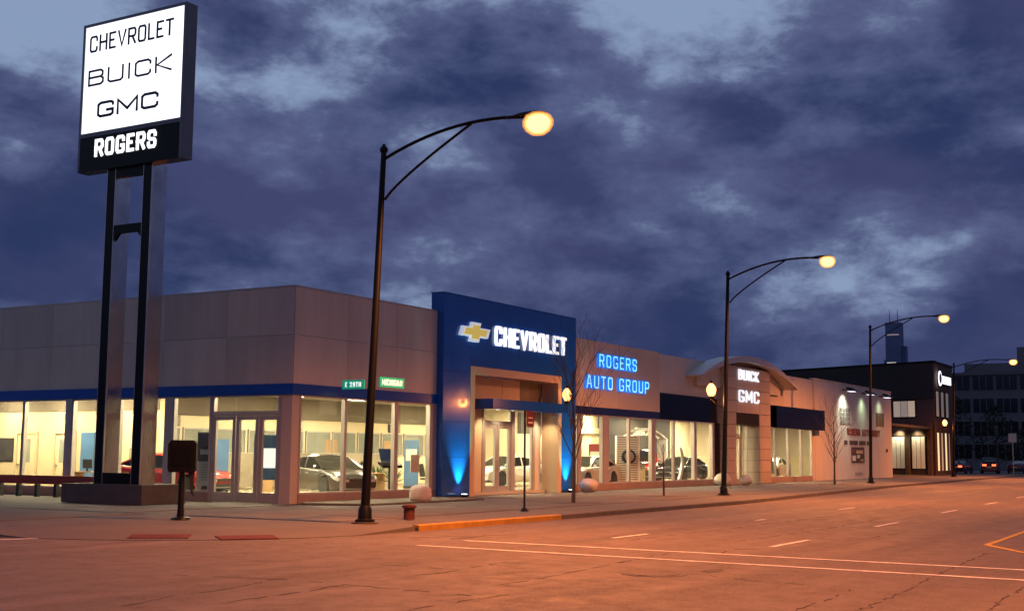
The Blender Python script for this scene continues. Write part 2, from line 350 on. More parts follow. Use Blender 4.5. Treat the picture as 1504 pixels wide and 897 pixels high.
# stroke letters
def _c(a, b=.14): return a
GL = {
 'A': [[(0, 0), (.38, 1), (.62, 1), (1, 0)], [(.17, .32), (.83, .32)]],
 'B': [[(0, 0), (0, 1), (.82, 1), (.96, .88), (.96, .64), (.82, .53), (0, .53)], [(.82, .53), (1, .40), (1, .13), (.85, 0), (0, 0)]],
 'C': [[(1, .74), (1, .87), (.85, 1), (.15, 1), (0, .87), (0, .13), (.15, 0), (.85, 0), (1, .13), (1, .26)]],
 'D': [[(0, 0), (0, 1), (.75, 1), (1, .8), (1, .2), (.75, 0), (0, 0)]],
 'E': [[(1, 1), (0, 1), (0, 0), (1, 0)], [(0, .52), (.85, .52)]],
 'G': [[(1, .78), (1, .90), (.85, 1), (.15, 1), (0, .87), (0, .13), (.15, 0), (.85, 0), (1, .10), (1, .42), (.55, .42)]],
 'H': [[(0, 0), (0, 1)], [(1, 0), (1, 1)], [(0, .52), (1, .52)]],
 'I': [[(.5, 0), (.5, 1)]],
 'K': [[(0, 0), (0, 1)], [(1, 1), (.08, .48), (1, 0)]],
 'L': [[(0, 1), (0, 0), (1, 0)]],
 'M': [[(0, 0), (0, 1), (.5, .25), (1, 1), (1, 0)]],
 'N': [[(0, 0), (0, 1), (1, 0), (1, 1)]],
 'O': [[(.5, 1), (.15, 1), (0, .87), (0, .13), (.15, 0), (.85, 0), (1, .13), (1, .87), (.85, 1), (.5, 1)]],
 'P': [[(0, 0), (0, 1), (.85, 1), (1, .88), (1, .56), (.85, .45), (0, .45)]],
 'R': [[(0, 0), (0, 1), (.85, 1), (1, .88), (1, .60), (.85, .48), (0, .48)], [(.55, .48), (1, 0)]],
 'S': [[(1, .76), (1, .87), (.85, 1), (.15, 1), (0, .87), (0, .63), (.15, .52), (.85, .48), (1, .37), (1, .13), (.85, 0), (.15, 0), (0, .13), (0, .24)]],
 'T': [[(0, 1), (1, 1)], [(.5, 1), (.5, 0)]],
 'U': [[(0, 1), (0, .13), (.15, 0), (.85, 0), (1, .13), (1, 1)]],
 'V': [[(0, 1), (.5, 0), (1, 1)]],
 'X': [[(0, 0), (1, 1)], [(0, 1), (1, 0)]],
 'Y': [[(0, 1), (.5, .5), (1, 1)], [(.5, .5), (.5, 0)]],
 '2': [[(0, .8), (.1, 1), (.9, 1), (1, .85), (1, .65), (0, 0), (1, 0)]],
 '9': [[(.1, 0), (.85, 0), (1, .15), (1, .85), (.85, 1), (.15, 1), (0, .85), (0, .58), (.15, .45), (1, .45)]],
}
def ribbon(pl, t):
    P = [Vector((a, b)) for a, b in pl]; closed = (P[0]-P[-1]).length < 1e-5
    if closed: P = P[:-1]
    n = len(P); L = []; Rr = []
    for i in range(n):
        if closed or 0 < i < n-1:
            a = (P[i]-P[i-1]).normalized(); b = (P[(i+1) % n]-P[i]).normalized()
        elif i == 0: a = b = (P[1]-P[0]).normalized()
        else: a = b = (P[-1]-P[-2]).normalized()
        na = Vector((-a.y, a.x)); nb = Vector((-b.y, b.x)); m = na+nb
        if m.length < 1e-4: m = na
        m.normalize(); k = min(1.6, 1/max(.3, m.dot(na)))
        L.append(P[i]+m*t/2*k); Rr.append(P[i]-m*t/2*k)
    q = []
    for i in range(n if closed else n-1):
        j = (i+1) % n; q.append((Rr[i], Rr[j], L[j], L[i]))
    return q
def letter_mb(ch, h, w, t, org, right, up, nrm, depth):
    mb = MB(); org, right, up, nrm = map(Vector, (org, right, up, nrm))
    k = 0
    for pl in GL[ch]:
        pts = [(t/2+a*(w-t), t/2+b*(h-t)) for a, b in pl]
        ends = pts[0] != pts[-1]
        if ends:
            a, b = Vector(pts[0]), Vector(pts[1]); 
            if pl[0][1] in (0, 1) or pl[0][0] in (0, 1): pts[0] = tuple(a-(b-a).normalized()*t*.45)
            a, b = Vector(pts[-1]), Vector(pts[-2])
            if pl[-1][1] in (0, 1) or pl[-1][0] in (0, 1): pts[-1] = tuple(a-(b-a).normalized()*t*.45)
        dd = depth+.003*k; k += 1
        qs = ribbon(pts, t)
        # one strip: shared verts, front, back and sides
        for q in qs:
            P3 = [org+right*p.x+up*p.y for p in q]
            mb.prism(P3, tuple(nrm*dd))
    return mb
WID = {'I': .22, 'M': 1.25, 'E': .86, 'L': .8, 'T': .95, 'V': 1.05, 'A': 1.05}
def word(text, org, right, up, nrm, total, h, t, depth, name, mat, root, part=None, gapf=.28, core=None, letters=True):
    ws = [(WID.get(c, 1.0) if c != ' ' else .55) for c in text]
    s = total/(sum(ws)+gapf*(len(text)-1)); x = 0; res = []
    org, right = Vector(org), Vector(right)
    for c, w in zip(text, ws):
        if c != ' ':
            mb = letter_mb(c, h, max(w*s, t), t, org+right*x, right, up, nrm, depth)
            o = sub(part, mb, name, mat, root) if part is not None else mb.build(name, mat, root)
            res.append(o)
            if core:
                m2 = letter_mb(c, h-t*.5, max(w*s-t*.5, t*.4), t*.38, org+right*(x+t*.25)+Vector(up)*t*.25+Vector(nrm)*(depth+.008), right, up, nrm, .012)
                if part is None: sub(o, m2, 'neon_tube', core, root)
        x += (w+gapf)*s
    return res
RX, UZ, NY = (1, 0, 0), (0, 0, 1), (0, -1, 0)      # wall facing the avenue
LX, NX = (0, -1, 0), (-1, 0, 0)                   # wall facing the side street

# ================================================================== GROUND
ZR = -.13
g = MB(); g.box(-1500, 3000, -1500, 1500, -.6, ZR-.03); struct('ground', g, 'ground')
g = MB(); g.box(-150, 330, -75, 130, ZR-.025, ZR); road = struct('road', g, 'asphalt')
def strip(pts, w, z=ZR+.004, th=.003, jit=0.):
    mb = MB(); P = [Vector(q) for q in pts]; L = []; Q = []
    for i, q in enumerate(P):
        d = (P[min(i+1, len(P)-1)]-P[max(i-1, 0)]).normalized(); n = Vector((-d.y, d.x))
        ww = w[i] if isinstance(w, list) else w
        L.append(q+n*ww/2); Q.append(q-n*ww/2)
    for i in range(len(P)-1):
        mb.prism([(Q[i].x, Q[i].y, z), (Q[i+1].x, Q[i+1].y, z), (L[i+1].x, L[i+1].y, z), (L[i].x, L[i].y, z)], (0, 0, th))
    return mb
def worn(name, pts, w, mat, seg=.5, miss=.0):
    # painted line broken into short worn lengths joined as one marking
    mb = MB(); a, b = Vector(pts[0]), Vector(pts[1]); L = (b-a).length; n = max(1, int(L/seg)); d = (b-a)/n; nn = Vector((-d.y, d.x)).normalized()
    for i in range(n):
        if random.random() < miss: continue
        ww = w*random.uniform(.82, 1.05); o = nn*random.uniform(-.008, .008)
        p, q = a+d*i+o, a+d*(i+1)+o
        mb.prism([(*(p-nn*ww/2), ZR+.004), (*(q-nn*ww/2), ZR+.004), (*(q+nn*ww/2), ZR+.004), (*(p+nn*ww/2), ZR+.004)], (0, 0, .003))
    mb.build(name, mat, road)
worn('crosswalk_line', [(-10.9, -12.6), (-11.38, -25.5)], .17, 'white_paint', .45, .02)
worn('crosswalk_line', [(-9.2, -12.6), (-9.55, -25.5)], .17, 'white_paint', .45, .03)
for x0, x1, yy in ((-6.62, -4.81, -14.72), (2.64, 4.3, -14.56), (11.5, 13.5, -14.3), (-7.06, -4.55, -18.39), (1.77, 4.23, -18.12), (11.31, 13.85, -17.7), (20.5, 23, -17.4), (30, 32.5, -17.0), (39.5, 42, -16.6), (49, 51.5, -16.2), (58.5, 61, -15.8)):
    worn('lane_dash', [(x0, yy), (x1, yy+.03)], .13, 'white_paint', .6, .04)
worn('median_line', [(-3.7, -21.85), (60, -20.3)], .14, 'yellow_line', .8, .06)
worn('median_line', [(-3.7, -21.85), (-5.6, -22.9)], .14, 'yellow_line', .4)
worn('median_line', [(-5.6, -22.9), (-3.2, -24.0)], .14, 'yellow_line', .4)
worn('stop_line', [(-14.0, -5.4), (-16.6, -4.4)], .2, 'white_paint', .3, .1)
cracks = [[(-18.5, -16.18), (-17.96, -16.08), (-17.39, -16.12)], [(-15.96, -16.11), (-15.37, -16.19), (-14.19, -16.05), (-12.83, -15.95)],
 [(-14.82, -14.58), (-14.76, -15.27), (-14.81, -15.82)], [(-16.31, -17.78), (-15.35, -17.82), (-14.14, -17.71), (-12.44, -17.59), (-9.7, -17.42)],
 [(-6.97, -15.29), (-4.02, -15.35), (3.43, -15.48), (12.67, -15.56), (48.4, -13.5)], [(-5.98, -17.25), (-4.0, -17.3), (.2, -17.4), (6, -17.1)],
 [(-4.78, -19.13), (.21, -19.41)], [(-16.91, -22.11), (-15.49, -22.08), (-14.09, -21.98)], [(-16.49, -22.71), (-13.92, -22.67), (-11.36, -22.48), (-6.06, -22.28)],
 [(-15.59, -24.01), (-13.73, -23.93), (-12.39, -23.92)], [(-13.41, -19.64), (-13.78, -20.52), (-13.85, -21.24)], [(-20.94, -15.5), (-19.94, -15.23), (-18.92, -15.16), (-17.28, -14.79)],
 [(-19.96, -16.2), (-18.89, -16.18), (-17.79, -16.17)], [(-9.3, -11.26), (-7.65, -11.91), (-6.89, -12.5)], [(-9.14, -18.19), (-8.01, -18.02), (-7.44, -18.77)], [(-17.9, -13.2), (-17.5, -15), (-17.7, -18.2)], [(-21, -18.6), (-19.2, -18.4), (-17.2, -18.5)]]
for c in cracks:
    pts = []
    for a, b in zip(c[:-1], c[1:]):
        a, b = Vector(a), Vector(b); n = max(3, int((b-a).length/.11))
        n = min(n, 110)
        for i in range(n): pts.append(a.lerp(b, i/n)+Vector((random.gauss(0, .022), random.gauss(0, .022))))
    pts.append(Vector(c[-1]))
    i = 0
    while i < len(pts)-2:                       # a crack is a run of short broken openings
        n = random.randint(3, 11); seg = pts[i:i+n]
        if len(seg) > 2:
            w = [max(.004, .020*abs(random.gauss(.6, .5))*(1-abs(2*j/(len(seg)-1)-1)**3)) for j in range(len(seg))]
            strip(seg, w, ZR+.0035).build('crack', 'crack', road)
        i += n+random.randint(0, 3)
def blob(cx, cy_, rx, ry, n=18):
    return [(cx+rx*math.cos(2*math.pi*i/n)*random.uniform(.75, 1.1), cy_+ry*math.sin(2*math.pi*i/n)*random.uniform(.75, 1.1), ZR+.0025) for i in range(n)]
for b in ((-12.6, -19.4, .35, .15), (-3.5, -23.1, .9, .3), (-8.3, -12.1, .7, .12)):
    MB().prism(blob(*b), (0, 0, .002)).build('patch', 'patch', road)
mh = thing('manhole_cover', 'round iron manhole cover set in the road below the crosswalk lines', 'manhole', (-13.6, -18.85, ZR))
MB().lathe((0, 0, 0), [(.5, 0), (.5, .006), (.4, .006), (.4, .003)], 28).build('ring', 'kerb', mh, world=False)
MB().lathe((0, 0, 0), [(.39, 0), (.39, .009), (.0, .009)], 28).build('lid', 'iron', mh, world=False)

# sidewalk: kerb line and dropped corner
KL = [(330, -4.2), (105, -5.7), (75, -6.5), (45, -7.6), (30, -8.8), (14, -10.0), (-7.2, -10.05)]
arc = []
for i in range(9):
    t = R(270-90*i/8); arc.append((-8.2+6.0*math.cos(t)-0, -4.05+6.0*math.sin(t)))
outer = [(x, y+.1, -.018) for x, y in KL]+[(x, y, ZR+.012) for x, y in arc[1:-1]]+[(-14.2, -3.0, -.018), (-14.2, 130, -.018)]
inner = []
for x, y in KL: inner.append((x, y+1.2, -.018))
for x, y in arc[1:-1]:
    d = Vector((-8.2-x, -4.05-y)).normalized(); inner.append((x+d.x*1.7, y+d.y*1.7, -.018))
inner += [(-12.6, -2.6, -.018), (-12.6, 130, -.018)]
sw = MB(); n = len(outer)
sw.add(outer+inner, [(i, i+1, n+i+1, n+i) for i in range(n-1)])
sw.add(outer+[(x, y, ZR-.02) for x, y, z in outer], [(i, i+1, n+i+1, n+i) for i in range(n-1)])
sw.add(inner+[(330, 130, -.018)], [tuple(range(n+1))])
sidewalk = struct('sidewalk', sw, 'concrete2')
def slab_mesh(sx_, sy_):
    m = MB(); b = .012
    m.add([(0, 0, -.03), (sx_, 0, -.03), (sx_, sy_, -.03), (0, sy_, -.03), (0, 0, -.006), (sx_, 0, -.006), (sx_, sy_, -.006), (0, sy_, -.006),
           (b, b, 0), (sx_-b, b, 0), (sx_-b, sy_-b, 0), (b, sy_-b, 0)],
          [(0, 1, 5, 4), (1, 2, 6, 5), (2, 3, 7, 6), (3, 0, 4, 7), (4, 5, 9, 8), (5, 6, 10, 9), (6, 7, 11, 10), (7, 4, 8, 11), (8, 9, 10, 11)])
    return m
def lay(nx, ny, x0, y0, sx_, sy_, mat, skip=None):
    first = None
    for i in range(nx):
        for j in range(ny):
            x, y = x0+i*sx_, y0+j*sy_
            if skip and skip(x, y): continue
            if first is None:
                first = slab_mesh(sx_-.02, sy_-.02).build('paving_slab', mat, sidewalk); o = first
            else:
                o = first.copy(); col.objects.link(o)
            o.location = (x+.01, y+.01, random.uniform(-.004, .002)); o.rotation_euler = (random.gauss(0, .0012), random.gauss(0, .0012), 0)
def kerb_y(x):
    for (a, b), (c, d) in zip(KL[1:], KL[:-1]):
        if a <= x <= c: return b+(d-b)*(x-a)/(c-a)
    return -10.05
lay(23, 4, -7.1, -9.85, 2.4, 2.4, 'concrete', lambda x, y: y < kerb_y(x+2.4)+.2 or (x > 7.9 and x < 19.5 and y > -.4) or (y > -2.7 and x < 7.6))
lay(2, 5, -12.4, -1.2, 2.6, 2.6, 'concrete2'); lay(2, 5, -7.1, -.2, 2.9, 2.9, 'concrete2', lambda x, y: x > -4.2 and y > 0)
# kerb stones
kerb = struct('kerb', strip([(x, y+.09) for x, y in KL], .16, ZR-.01, .09), 'kerb')
xx = -7.2
while xx < 75:
    L = 2.3; y0, y1 = kerb_y(xx), kerb_y(xx+L)
    m = MB(); P = [(xx+.012, y0), (xx+L-.012, y1), (xx+L-.012, y1+.18), (xx+.012, y0+.18)]; c = .02
    m.add([(*q, ZR-.01) for q in P]+[(*q, -.01) for q in P]+[(P[0][0], P[0][1]+c, .008), (P[1][0], P[1][1]+c, .008), (P[2][0], P[2][1], .008), (P[3][0], P[3][1], .008)],
          [(0, 1, 5, 4), (1, 2, 6, 5), (2, 3, 7, 6), (3, 0, 4, 7), (4, 5, 9, 8), (5, 6, 10, 9), (6, 7, 11, 10), (7, 4, 8, 11), (8, 9, 10, 11)])
    o = m.build('kerb_stone', 'yellow' if xx < -.5 else 'kerb', kerb)
    if xx < -.5: o['label'] = 'kerb stone painted yellow'
    o.location.z = random.uniform(-.006, .004)
    xx += L
for (cx, cy_, lab) in ((-12.55, -7.35, 'dark red tactile paving plate at the corner ramp nearer the pylon sign'), (-11.5, -8.75, 'dark red tactile paving plate at the corner ramp nearer the lamp post')):
    o_ = Vector((cx+8.2, cy_+4.05)); ds = o_.length; ang = math.atan2(o_.y, o_.x)+R(90)
    t = thing('tactile_plate', lab, 'tactile paving', (cx, cy_, ZR+.012+.1*(6.0-ds)/1.7), ang, 'red tactile plates on the corner ramps')
    t.rotation_euler = Matrix.Rotation(ang, 3, 'Z').to_euler() if False else (Matrix.Rotation(ang, 3, 'Z') @ Matrix.Rotation(.0588, 3, 'X')).to_euler()
    MB().box(-.6, .6, -.30, .30, -.02, .014).build('plate', 'tactile', t, world=False)
    m = MB()
    for i in range(12):
        for j in range(6): m.lathe((-.55+i*.1, -.25+j*.1, .014), [(.022, 0), (.014, .005), (0, .006)], 6)
    m.build('studs', 'tactile', t, world=False)['kind'] = 'stuff'
# planting bed by the corner windows
pb = MB(); pb.prism([(.1, -.55, .004), (1.0, -2.6, .004), (8.0, -2.35, .004), (8.0, -.15, .004), (.4, -.15, .004)], (0, 0, .05)); struct('planting_bed', pb, 'bed')

# ================================================================== DEALERSHIP
dl = wthing('dealership_building', 'long low car dealership with lit showroom windows, blue entrance tower and arched entrance', 'building', (0, 0, 0))
ZB, ZT, ZH = 3.5, 3.85, 7.0
def part(mb, name, mat, **k): return mb.build(name, mat, dl, **k)
def window(pl, a0, a1, z0=.3, z1=ZB, fr=.05, mat='alum', dep=(-.12, .03), root=None, gl='glass', rails=()):
    root = root or dl
    m = MB(); d0, d1 = dep
    m.pb(pl, a0, a0+fr, d0, d1, z0, z1); m.pb(pl, a1-fr, a1, d0, d1, z0, z1)
    m.pb(pl, a0+fr, a1-fr, d0, d1-.003, z1-fr, z1); m.pb(pl, a0+fr, a1-fr, d0, d1-.003, z0, z0+fr)
    for zz in rails: m.pb(pl, a0+fr, a1-fr, d0, d1-.003, zz-fr/2, zz+fr/2)
    w = m.build('window', mat, root)
    p = MB(); p.pb(pl, a0+fr-.005, a1-fr+.005, (d0+d1)/2-.006, (d0+d1)/2+.006, z0+fr-.005, z1-fr+.005)
    sub(w, p, 'pane', gl, root)
    return w
def panels(pl, aa, zz, mat, d0=0., d1=.03, gap=.005, name='wall_panel'):
    for a0, a1 in zip(aa[:-1], aa[1:]):
        for z0, z1 in zip(zz[:-1], zz[1:]):
            m = MB(); m.pb(pl, a0+gap, a1-gap, d0, d1+random.uniform(-.002, .002), z0+gap, z1-gap); m.build(name, mat, dl)
# shell behind the cladding
m = MB(); m.box(.02, 8.3, .0+.002, .28, ZB+.02, ZH-.02); part(m, 'upper_wall', 'backing')
m = MB(); m.box(.002, .28, .3, 24, ZB+.02, ZH-.02); part(m, 'upper_wall', 'backing')
m = MB(); m.box(.3, 92, .62, 16, 4.3, 4.5); m.box(.3, 10.3, .3, .619, 4.3, 4.5); m.box(17.4, 92, .3, .619, 4.3, 4.5); m.box(.3, 10, 16.01, 24, 4.3, 4.5); part(m, 'roof', 'backing')
m = MB(); m.box(-.035, 24, -.035, .0, ZH, ZH+.05) if False else m.box(-.04, 8.2, -.04, .28, ZH, ZH+.05); m.box(-.04, .28, .29, 24, ZH, ZH+.05); part(m, 'coping', 'alum')
panels('R', [.0, 2.77, 5.6, 8.2], [ZT, 5.44, ZH], 'panel'); panels('L', [.0, 2.9, 5.8, 8.7, 11.6, 14.5, 17.4, 20.3, 23.2], [ZT, 5.44, ZH], 'panel')
m = MB(); m.pb('R', -.07, 8.2, -.02, .07, ZB, ZT); part(m, 'blue_fascia', 'blue_band')
m = MB(); m.pb('L', .035, 24, -.02, .07, ZB, ZT); part(m, 'blue_fascia', 'blue_band')
# corner column and sills
m = MB(); m.box(.0, .38, .0, .42, 0, ZB); part(m, 'corner_column', 'panel')
m = MB(); m.pb('R', .38, 8.2, -.25, .05, 0, .3); part(m, 'sill', 'sill')
m = MB(); m.pb('L', 3.5, 24, -.25, .05, 0, .3); part(m, 'sill', 'sill')
for a0, a1 in ((.38, 2.74), (2.78, 5.62), (5.74, 7.85)): window('R', a0, a1, fr=.055)
m = MB(); m.pb('R', 7.86, 8.22, -.2, .04, .3, ZB); part(m, 'column', 'alum')
m = MB(); m.pb('R', 5.62, 5.74, -.15, .04, .3, ZB); part(m, 'column', 'alum')
for a0, a1 in ((3.5, 5.25), (5.6, 7.88), (7.92, 10.3), (10.62, 12.95), (12.99, 15.4), (15.6, 18), (18.2, 20.6)): window('L', a0, a1, fr=.055)
for a0, a1 in ((5.26, 5.59), (10.31, 10.61), (15.41, 15.59)):
    m = MB(); m.pb('L', a0, a1, -.2, .045, .3, ZB); part(m, 'column', 'alum')
# side-street doors
def door(pl, a0, a1, z1=2.82, st=.13, bot=.30, d0=-.10, d1=.0, hinge=1, root=None, mat='alum_door', handle=True, z0=.03):
    root = root or dl
    m = MB(); m.pb(pl, a0, a0+st, d0, d1, z0, z1); m.pb(pl, a1-st, a1, d0, d1, z0, z1)
    m.pb(pl, a0+st, a1-st, d0, d1-.003, z1-st, z1); m.pb(pl, a0+st, a1-st, d0, d1-.003, z0, z0+bot)
    o = m.build('door', mat, root)
    p = MB(); p.pb(pl, a0+st-.005, a1-st+.005, (d0+d1)/2-.006, (d0+d1)/2+.006, z0+bot-.005, z1-st+.005); sub(o, p, 'pane', 'glass', root)
    if handle:
        h = MB(); a = a0+st*.5 if hinge > 0 else a1-st*.5
        pts = [(a, d1, 1.0), (a, d1+.06, 1.0), (a, d1+.06, 1.35), (a, d1, 1.35)]
        pts = [((q[0], -q[1], q[2]) if pl == 'R' else (-q[1], q[0], q[2])) for q in pts]
        h.tube(pts, .014, 6); sub(o, h, 'handle', 'chrome', root)
    return o
door('L', .50, 1.36, handle=False); door('L', 1.40, 2.36, hinge=1); door('L', 2.40, 3.40, hinge=-1)
m = MB(); m.pb('L', .42, .49, -.14, .02, 0, ZB); m.pb('L', 3.41, 3.49, -.14, .02, 0, ZB); m.pb('L', .49, 3.41, -.14, .02, 2.83, 2.92); part(m, 'door_frame', 'alum_door')
window('L', .50, 3.40, 2.93, ZB, .05)

# ---- blue entrance tower
TX0, TX1, TD, TH = 8.22, 18.9, .3, 7.72
PX0, PX1, PZ = 10.38, 17.28, 4.8
m = MB(); m.box(TX0+.03, PX0-.02, -TD+.02, .27, 0, TH-.02); m.box(PX1+.02, TX1-.03, -TD+.02, .27, 0, TH-.02); m.box(PX0-.02, PX1+.02, -TD+.02, .27, PZ+.02, TH-.02)
tower = part(m, 'entrance_tower', 'backing')
def tp(x0, x1, z0, z1, y=-TD):
    m = MB(); m.box(x0+.006, x1-.006, y-.012, y+.02, z0+.006, z1-.006); sub(tower, m, 'blue_panel', 'blue', dl)
for z0, z1 in ((0.05, 1.52), (1.52, 2.85), (2.85, PZ), (PZ, TH)): tp(TX0, PX0-.25, z0, z1); tp(PX1+.25, TX1, z0, z1)
for x0, x1 in ((PX0-.25, 13.8), (13.8, PX1+.25)): tp(x0, x1, PZ+.25, TH)
for z0, z1 in ((0.05, 1.52), (1.52, 2.85), (2.85, PZ), (PZ, TH)):     # returns
    yb = .27; m = MB(); m.box(TX0-.0, TX0+.03, -TD+.02, yb, z0+.006, z1-.006); sub(tower, m, 'blue_panel', 'blue', dl)
    m = MB(); m.box(TX1-.03, TX1, -TD+.02, yb, z0+.006, z1-.006); sub(tower, m, 'blue_panel', 'blue', dl)
m = MB(); m.box(TX0-.01, TX1+.01, -TD-.02, .29, TH-.0, TH+.04); sub(tower, m, 'coping', 'blue', dl)
# tan portal lining
m = MB(); m.box(PX0-.25, PX0+.06, -TD-.03, .5, 0, PZ+.25); m.box(PX1-.06, PX1+.25, -TD-.03, .5, 0, PZ+.25); m.box(PX0+.06, PX1-.06, -TD-.03, .5, PZ-.06, PZ+.25)
sub(tower, m, 'portal_frame', 'tan', dl)
# canopy
m = MB(); m.prism([(11.2, -.7, 3.42), (17.45, -.7, 3.42), (17.45, -.335, 3.42), (PX1-.07, -.335, 3.42), (PX1-.07, .5, 3.42), (11.2, .5, 3.42)], (0, 0, .4)); can = part(m, 'canopy', 'blue_band')
for x in (12.2, 13.4):
    m = MB(); m.lathe((x, -.3, 3.405), [(.07, 0), (.07, .012), (0, .014)], 10); sub(can, m, 'downlight', 'screen', dl)
for x in (12.2, 13.4, 15.2, 16.6): lamp('canopy_light', 'SPOT', (x, -.1, 3.38), 160, (1, .78, .45), dl, .08, R(120), .8, (0, .12, -1))  # spots with no downlight fixture are added to brighten the portal
# glazing inside the portal, plane y = .5
GY = -.5      # outward offset of the recessed glazing
m = MB(); m.pb('R', PX0+.06, 12.3, GY-.1, GY, 0, PZ-.06); part(m, 'portal_wall', 'tan')
m = MB(); m.pb('R', 12.3, 12.42, GY-.12, GY+.03, 0, 3.5); m.pb('R', 14.6, 14.9, GY-.12, GY+.03, 0, 3.5); m.pb('R', 16.4, 16.6, GY-.12, GY+.03, 0, 3.5); m.pb('R', 12.42, 14.6, GY-.12, GY+.03, 2.86, 2.95); part(m, 'portal_mullion', 'alum_door')
window('R', 12.42, 14.6, 2.95, 3.5, .05, dep=(GY-.1, GY+.0))
door('R', 12.43, 13.49, 2.85, .16, .3, GY-.1, GY, hinge=-1); door('R', 13.52, 14.58, 2.85, .16, .3, GY-.1, GY, hinge=1)
window('R', 14.91, 16.39, .12, 3.5, .05, dep=(GY-.1, GY))
for i, x in enumerate((16.62, 17.0)):
    pass
m = MB(); m.pb('R', 16.62, PX1-.07, GY-.1, GY-.02, 0, 3.5); part(m, 'portal_wall', 'panel_c')
for x0, x1, mt in ((12.3, 13.86, 'tan'), (13.88, 15.33, 'tan'), (15.35, 16.3, 'bronze'), (16.32, PX1-.07, 'bronze')):
    m = MB(); m.pb('R', x0, x1, GY-.08, GY-.01, 3.52, PZ-.07); part(m, 'transom_panel', mt)
# emblem and lettering on the tower
def poly_on(pts, cx, cz, sx_, sz_, y, dep):
    return [(cx+a*sx_, y, cz+b*sz_) for a, b in pts], (0, -dep, 0)
bow = [(-1, -.30), (-.84, .30), (-.30, .30), (-.24, .62), (.38, .62), (.30, .30), (1.0, .30), (.84, -.30), (.30, -.30), (.24, -.62), (-.38, -.62), (-.30, -.30)]
bow = bow[::-1]
m = MB(); pts, v = poly_on(bow, 10.3, 6.38, 1.10, .62, -TD-.015, .10); m.prism(pts, v); emb = sub(tower, m, 'emblem', 'silver_lit', dl)
m = MB(); pts, v = poly_on(bow, 10.3, 6.38, .86, .44, -TD-.117, .03); m.prism(pts, v); m.build('emblem_face', 'gold_lit', dl)
word('CHEVROLET', (11.85, -TD-.015, 5.98), RX, UZ, NY, 6.0, .80, .125, .10, 'letter', 'letter_tower', dl, part=tower, gapf=.36)
# roof equipment beside the tower
m = MB(); m.box(22.6, 24.2, 3, 5, 4.5, 7.95); part(m, 'roof_unit', 'dark')

# ---- section with the blue neon sign
BX0, BX1 = TX1+.0, 28.75
m = MB(); m.pb('R', BX0, BX1, -.25, -.03, ZB+.02, 6.93); part(m, 'upper_wall', 'backing')
panels('R', [BX0, 23.9, BX1], [ZT, 6.95], 'panel_b', -.03, 0., .006)
m = MB(); m.pb('R', BX0, BX1-.02, -.25, .02, ZB, ZT-.004); part(m, 'navy_fascia', 'navy_band')
m = MB(); m.pb('R', BX0, 36.15, -.25, .04, 0, .3); part(m, 'sill', 'sill')
for a0, a1 in ((19.0, 19.68), (20.0, 22.25), (22.8, 25.13), (25.17, 27.78), (28.16, 30.55), (30.62, 33.35), (33.6, 36.0)): window('R', a0, a1, fr=.06, dep=(-.14, .0))
for a0, a1 in ((19.69, 19.99), (22.26, 22.79), (27.79, 28.15), (33.36, 33.59), (36.01, 36.2)):
    m = MB(); m.pb('R', a0, a1, -.22, .015, .3, ZB); part(m, 'column', 'alum')
word('ROGERS', (21.55, -.006, 5.72), RX, UZ, NY, 4.15, .66, .15, .13, 'letter', 'letter_blue', dl, gapf=.36, core='letter_core')
word('AUTO GROUP', (20.25, -.006, 4.68), RX, UZ, NY, 6.9, .66, .15, .13, 'letter', 'letter_blue', dl, gapf=.36, core='letter_core')
# ---- pale section with black band
CX1 = 38.2
m = MB(); m.pb('R', BX1+.002, CX1, -.25, -.13, ZB+.02, 6.88); part(m, 'upper_wall', 'backing')
panels('R', [BX1, 32.2, 35.4, CX1], [4.87, 6.9], 'panel_c', -.13, -.1, .006)
m = MB(); m.pb('R', BX1+.004, 36.4, -.12, .01, ZB+.003, 4.86); part(m, 'black_fascia', 'black_gloss')
m = MB(); m.pb('R', 36.25, 37.2, -.2, .02, 0, ZB); part(m, 'black_column', 'black_gloss')
# ---- arched stone entrance
SD = .5
rows = [0, .69, 1.38, 2.07, 2.76, 3.45, 4.14, 4.83, 5.52, 6.21, 6.85]
LX0, LX1, RX0, RX1 = 37.0, 38.4, 42.3, 44.3
m = MB(); m.box(LX0+.03, LX1-.03, -SD+.03, .6, 0, 6.9); m.box(RX0+.03, RX1-.03, -SD+.03, .6, 0, 6.9); m.box(LX1-.03, RX0+.03, -SD+.03, .6, 4.16, 6.9)
pyl = part(m, 'entrance_pylon', 'backing')
def blk(x0, x1, z0, z1):
    m = MB(); y = -SD+random.uniform(-.006, .006); c = .014
    m.add([(x0+.008, y+.05, z0+.01), (x1-.008, y+.05, z0+.01), (x1-.008, y+.05, z1-.01), (x0+.008, y+.05, z1-.01), (x0+.008, y+c, z0+.01), (x1-.008, y+c, z0+.01), (x1-.008, y+c, z1-.01), (x0+.008, y+c, z1-.01),
           (x0+.008+c, y, z0+.01+c), (x1-.008-c, y, z0+.01+c), (x1-.008-c, y, z1-.01-c), (x0+.008+c, y, z1-.01-c)],
          [(0, 1, 5, 4), (1, 2, 6, 5), (2, 3, 7, 6), (3, 0, 4, 7), (4, 5, 9, 8), (5, 6, 10, 9), (6, 7, 11, 10), (7, 4, 8, 11), (8, 9, 10, 11)])
    sub(pyl, m, 'stone_block', 'stone', dl)
for z0, z1 in zip(rows[:-1], rows[1:]):
    blk(LX0, LX1, z0, z1); blk(RX0, RX1, z0, z1)
    m = MB(); m.box(RX0+.0, RX0+.04, -SD+.05, .55, z0+.01, z1-.01); m.box(LX0, LX0+.04, -SD+.05, .55, z0+.01, z1-.01); sub(pyl, m, 'stone_block', 'stone', dl)
    if z0 >= 4.14: blk(LX1, RX0, z0, z1)
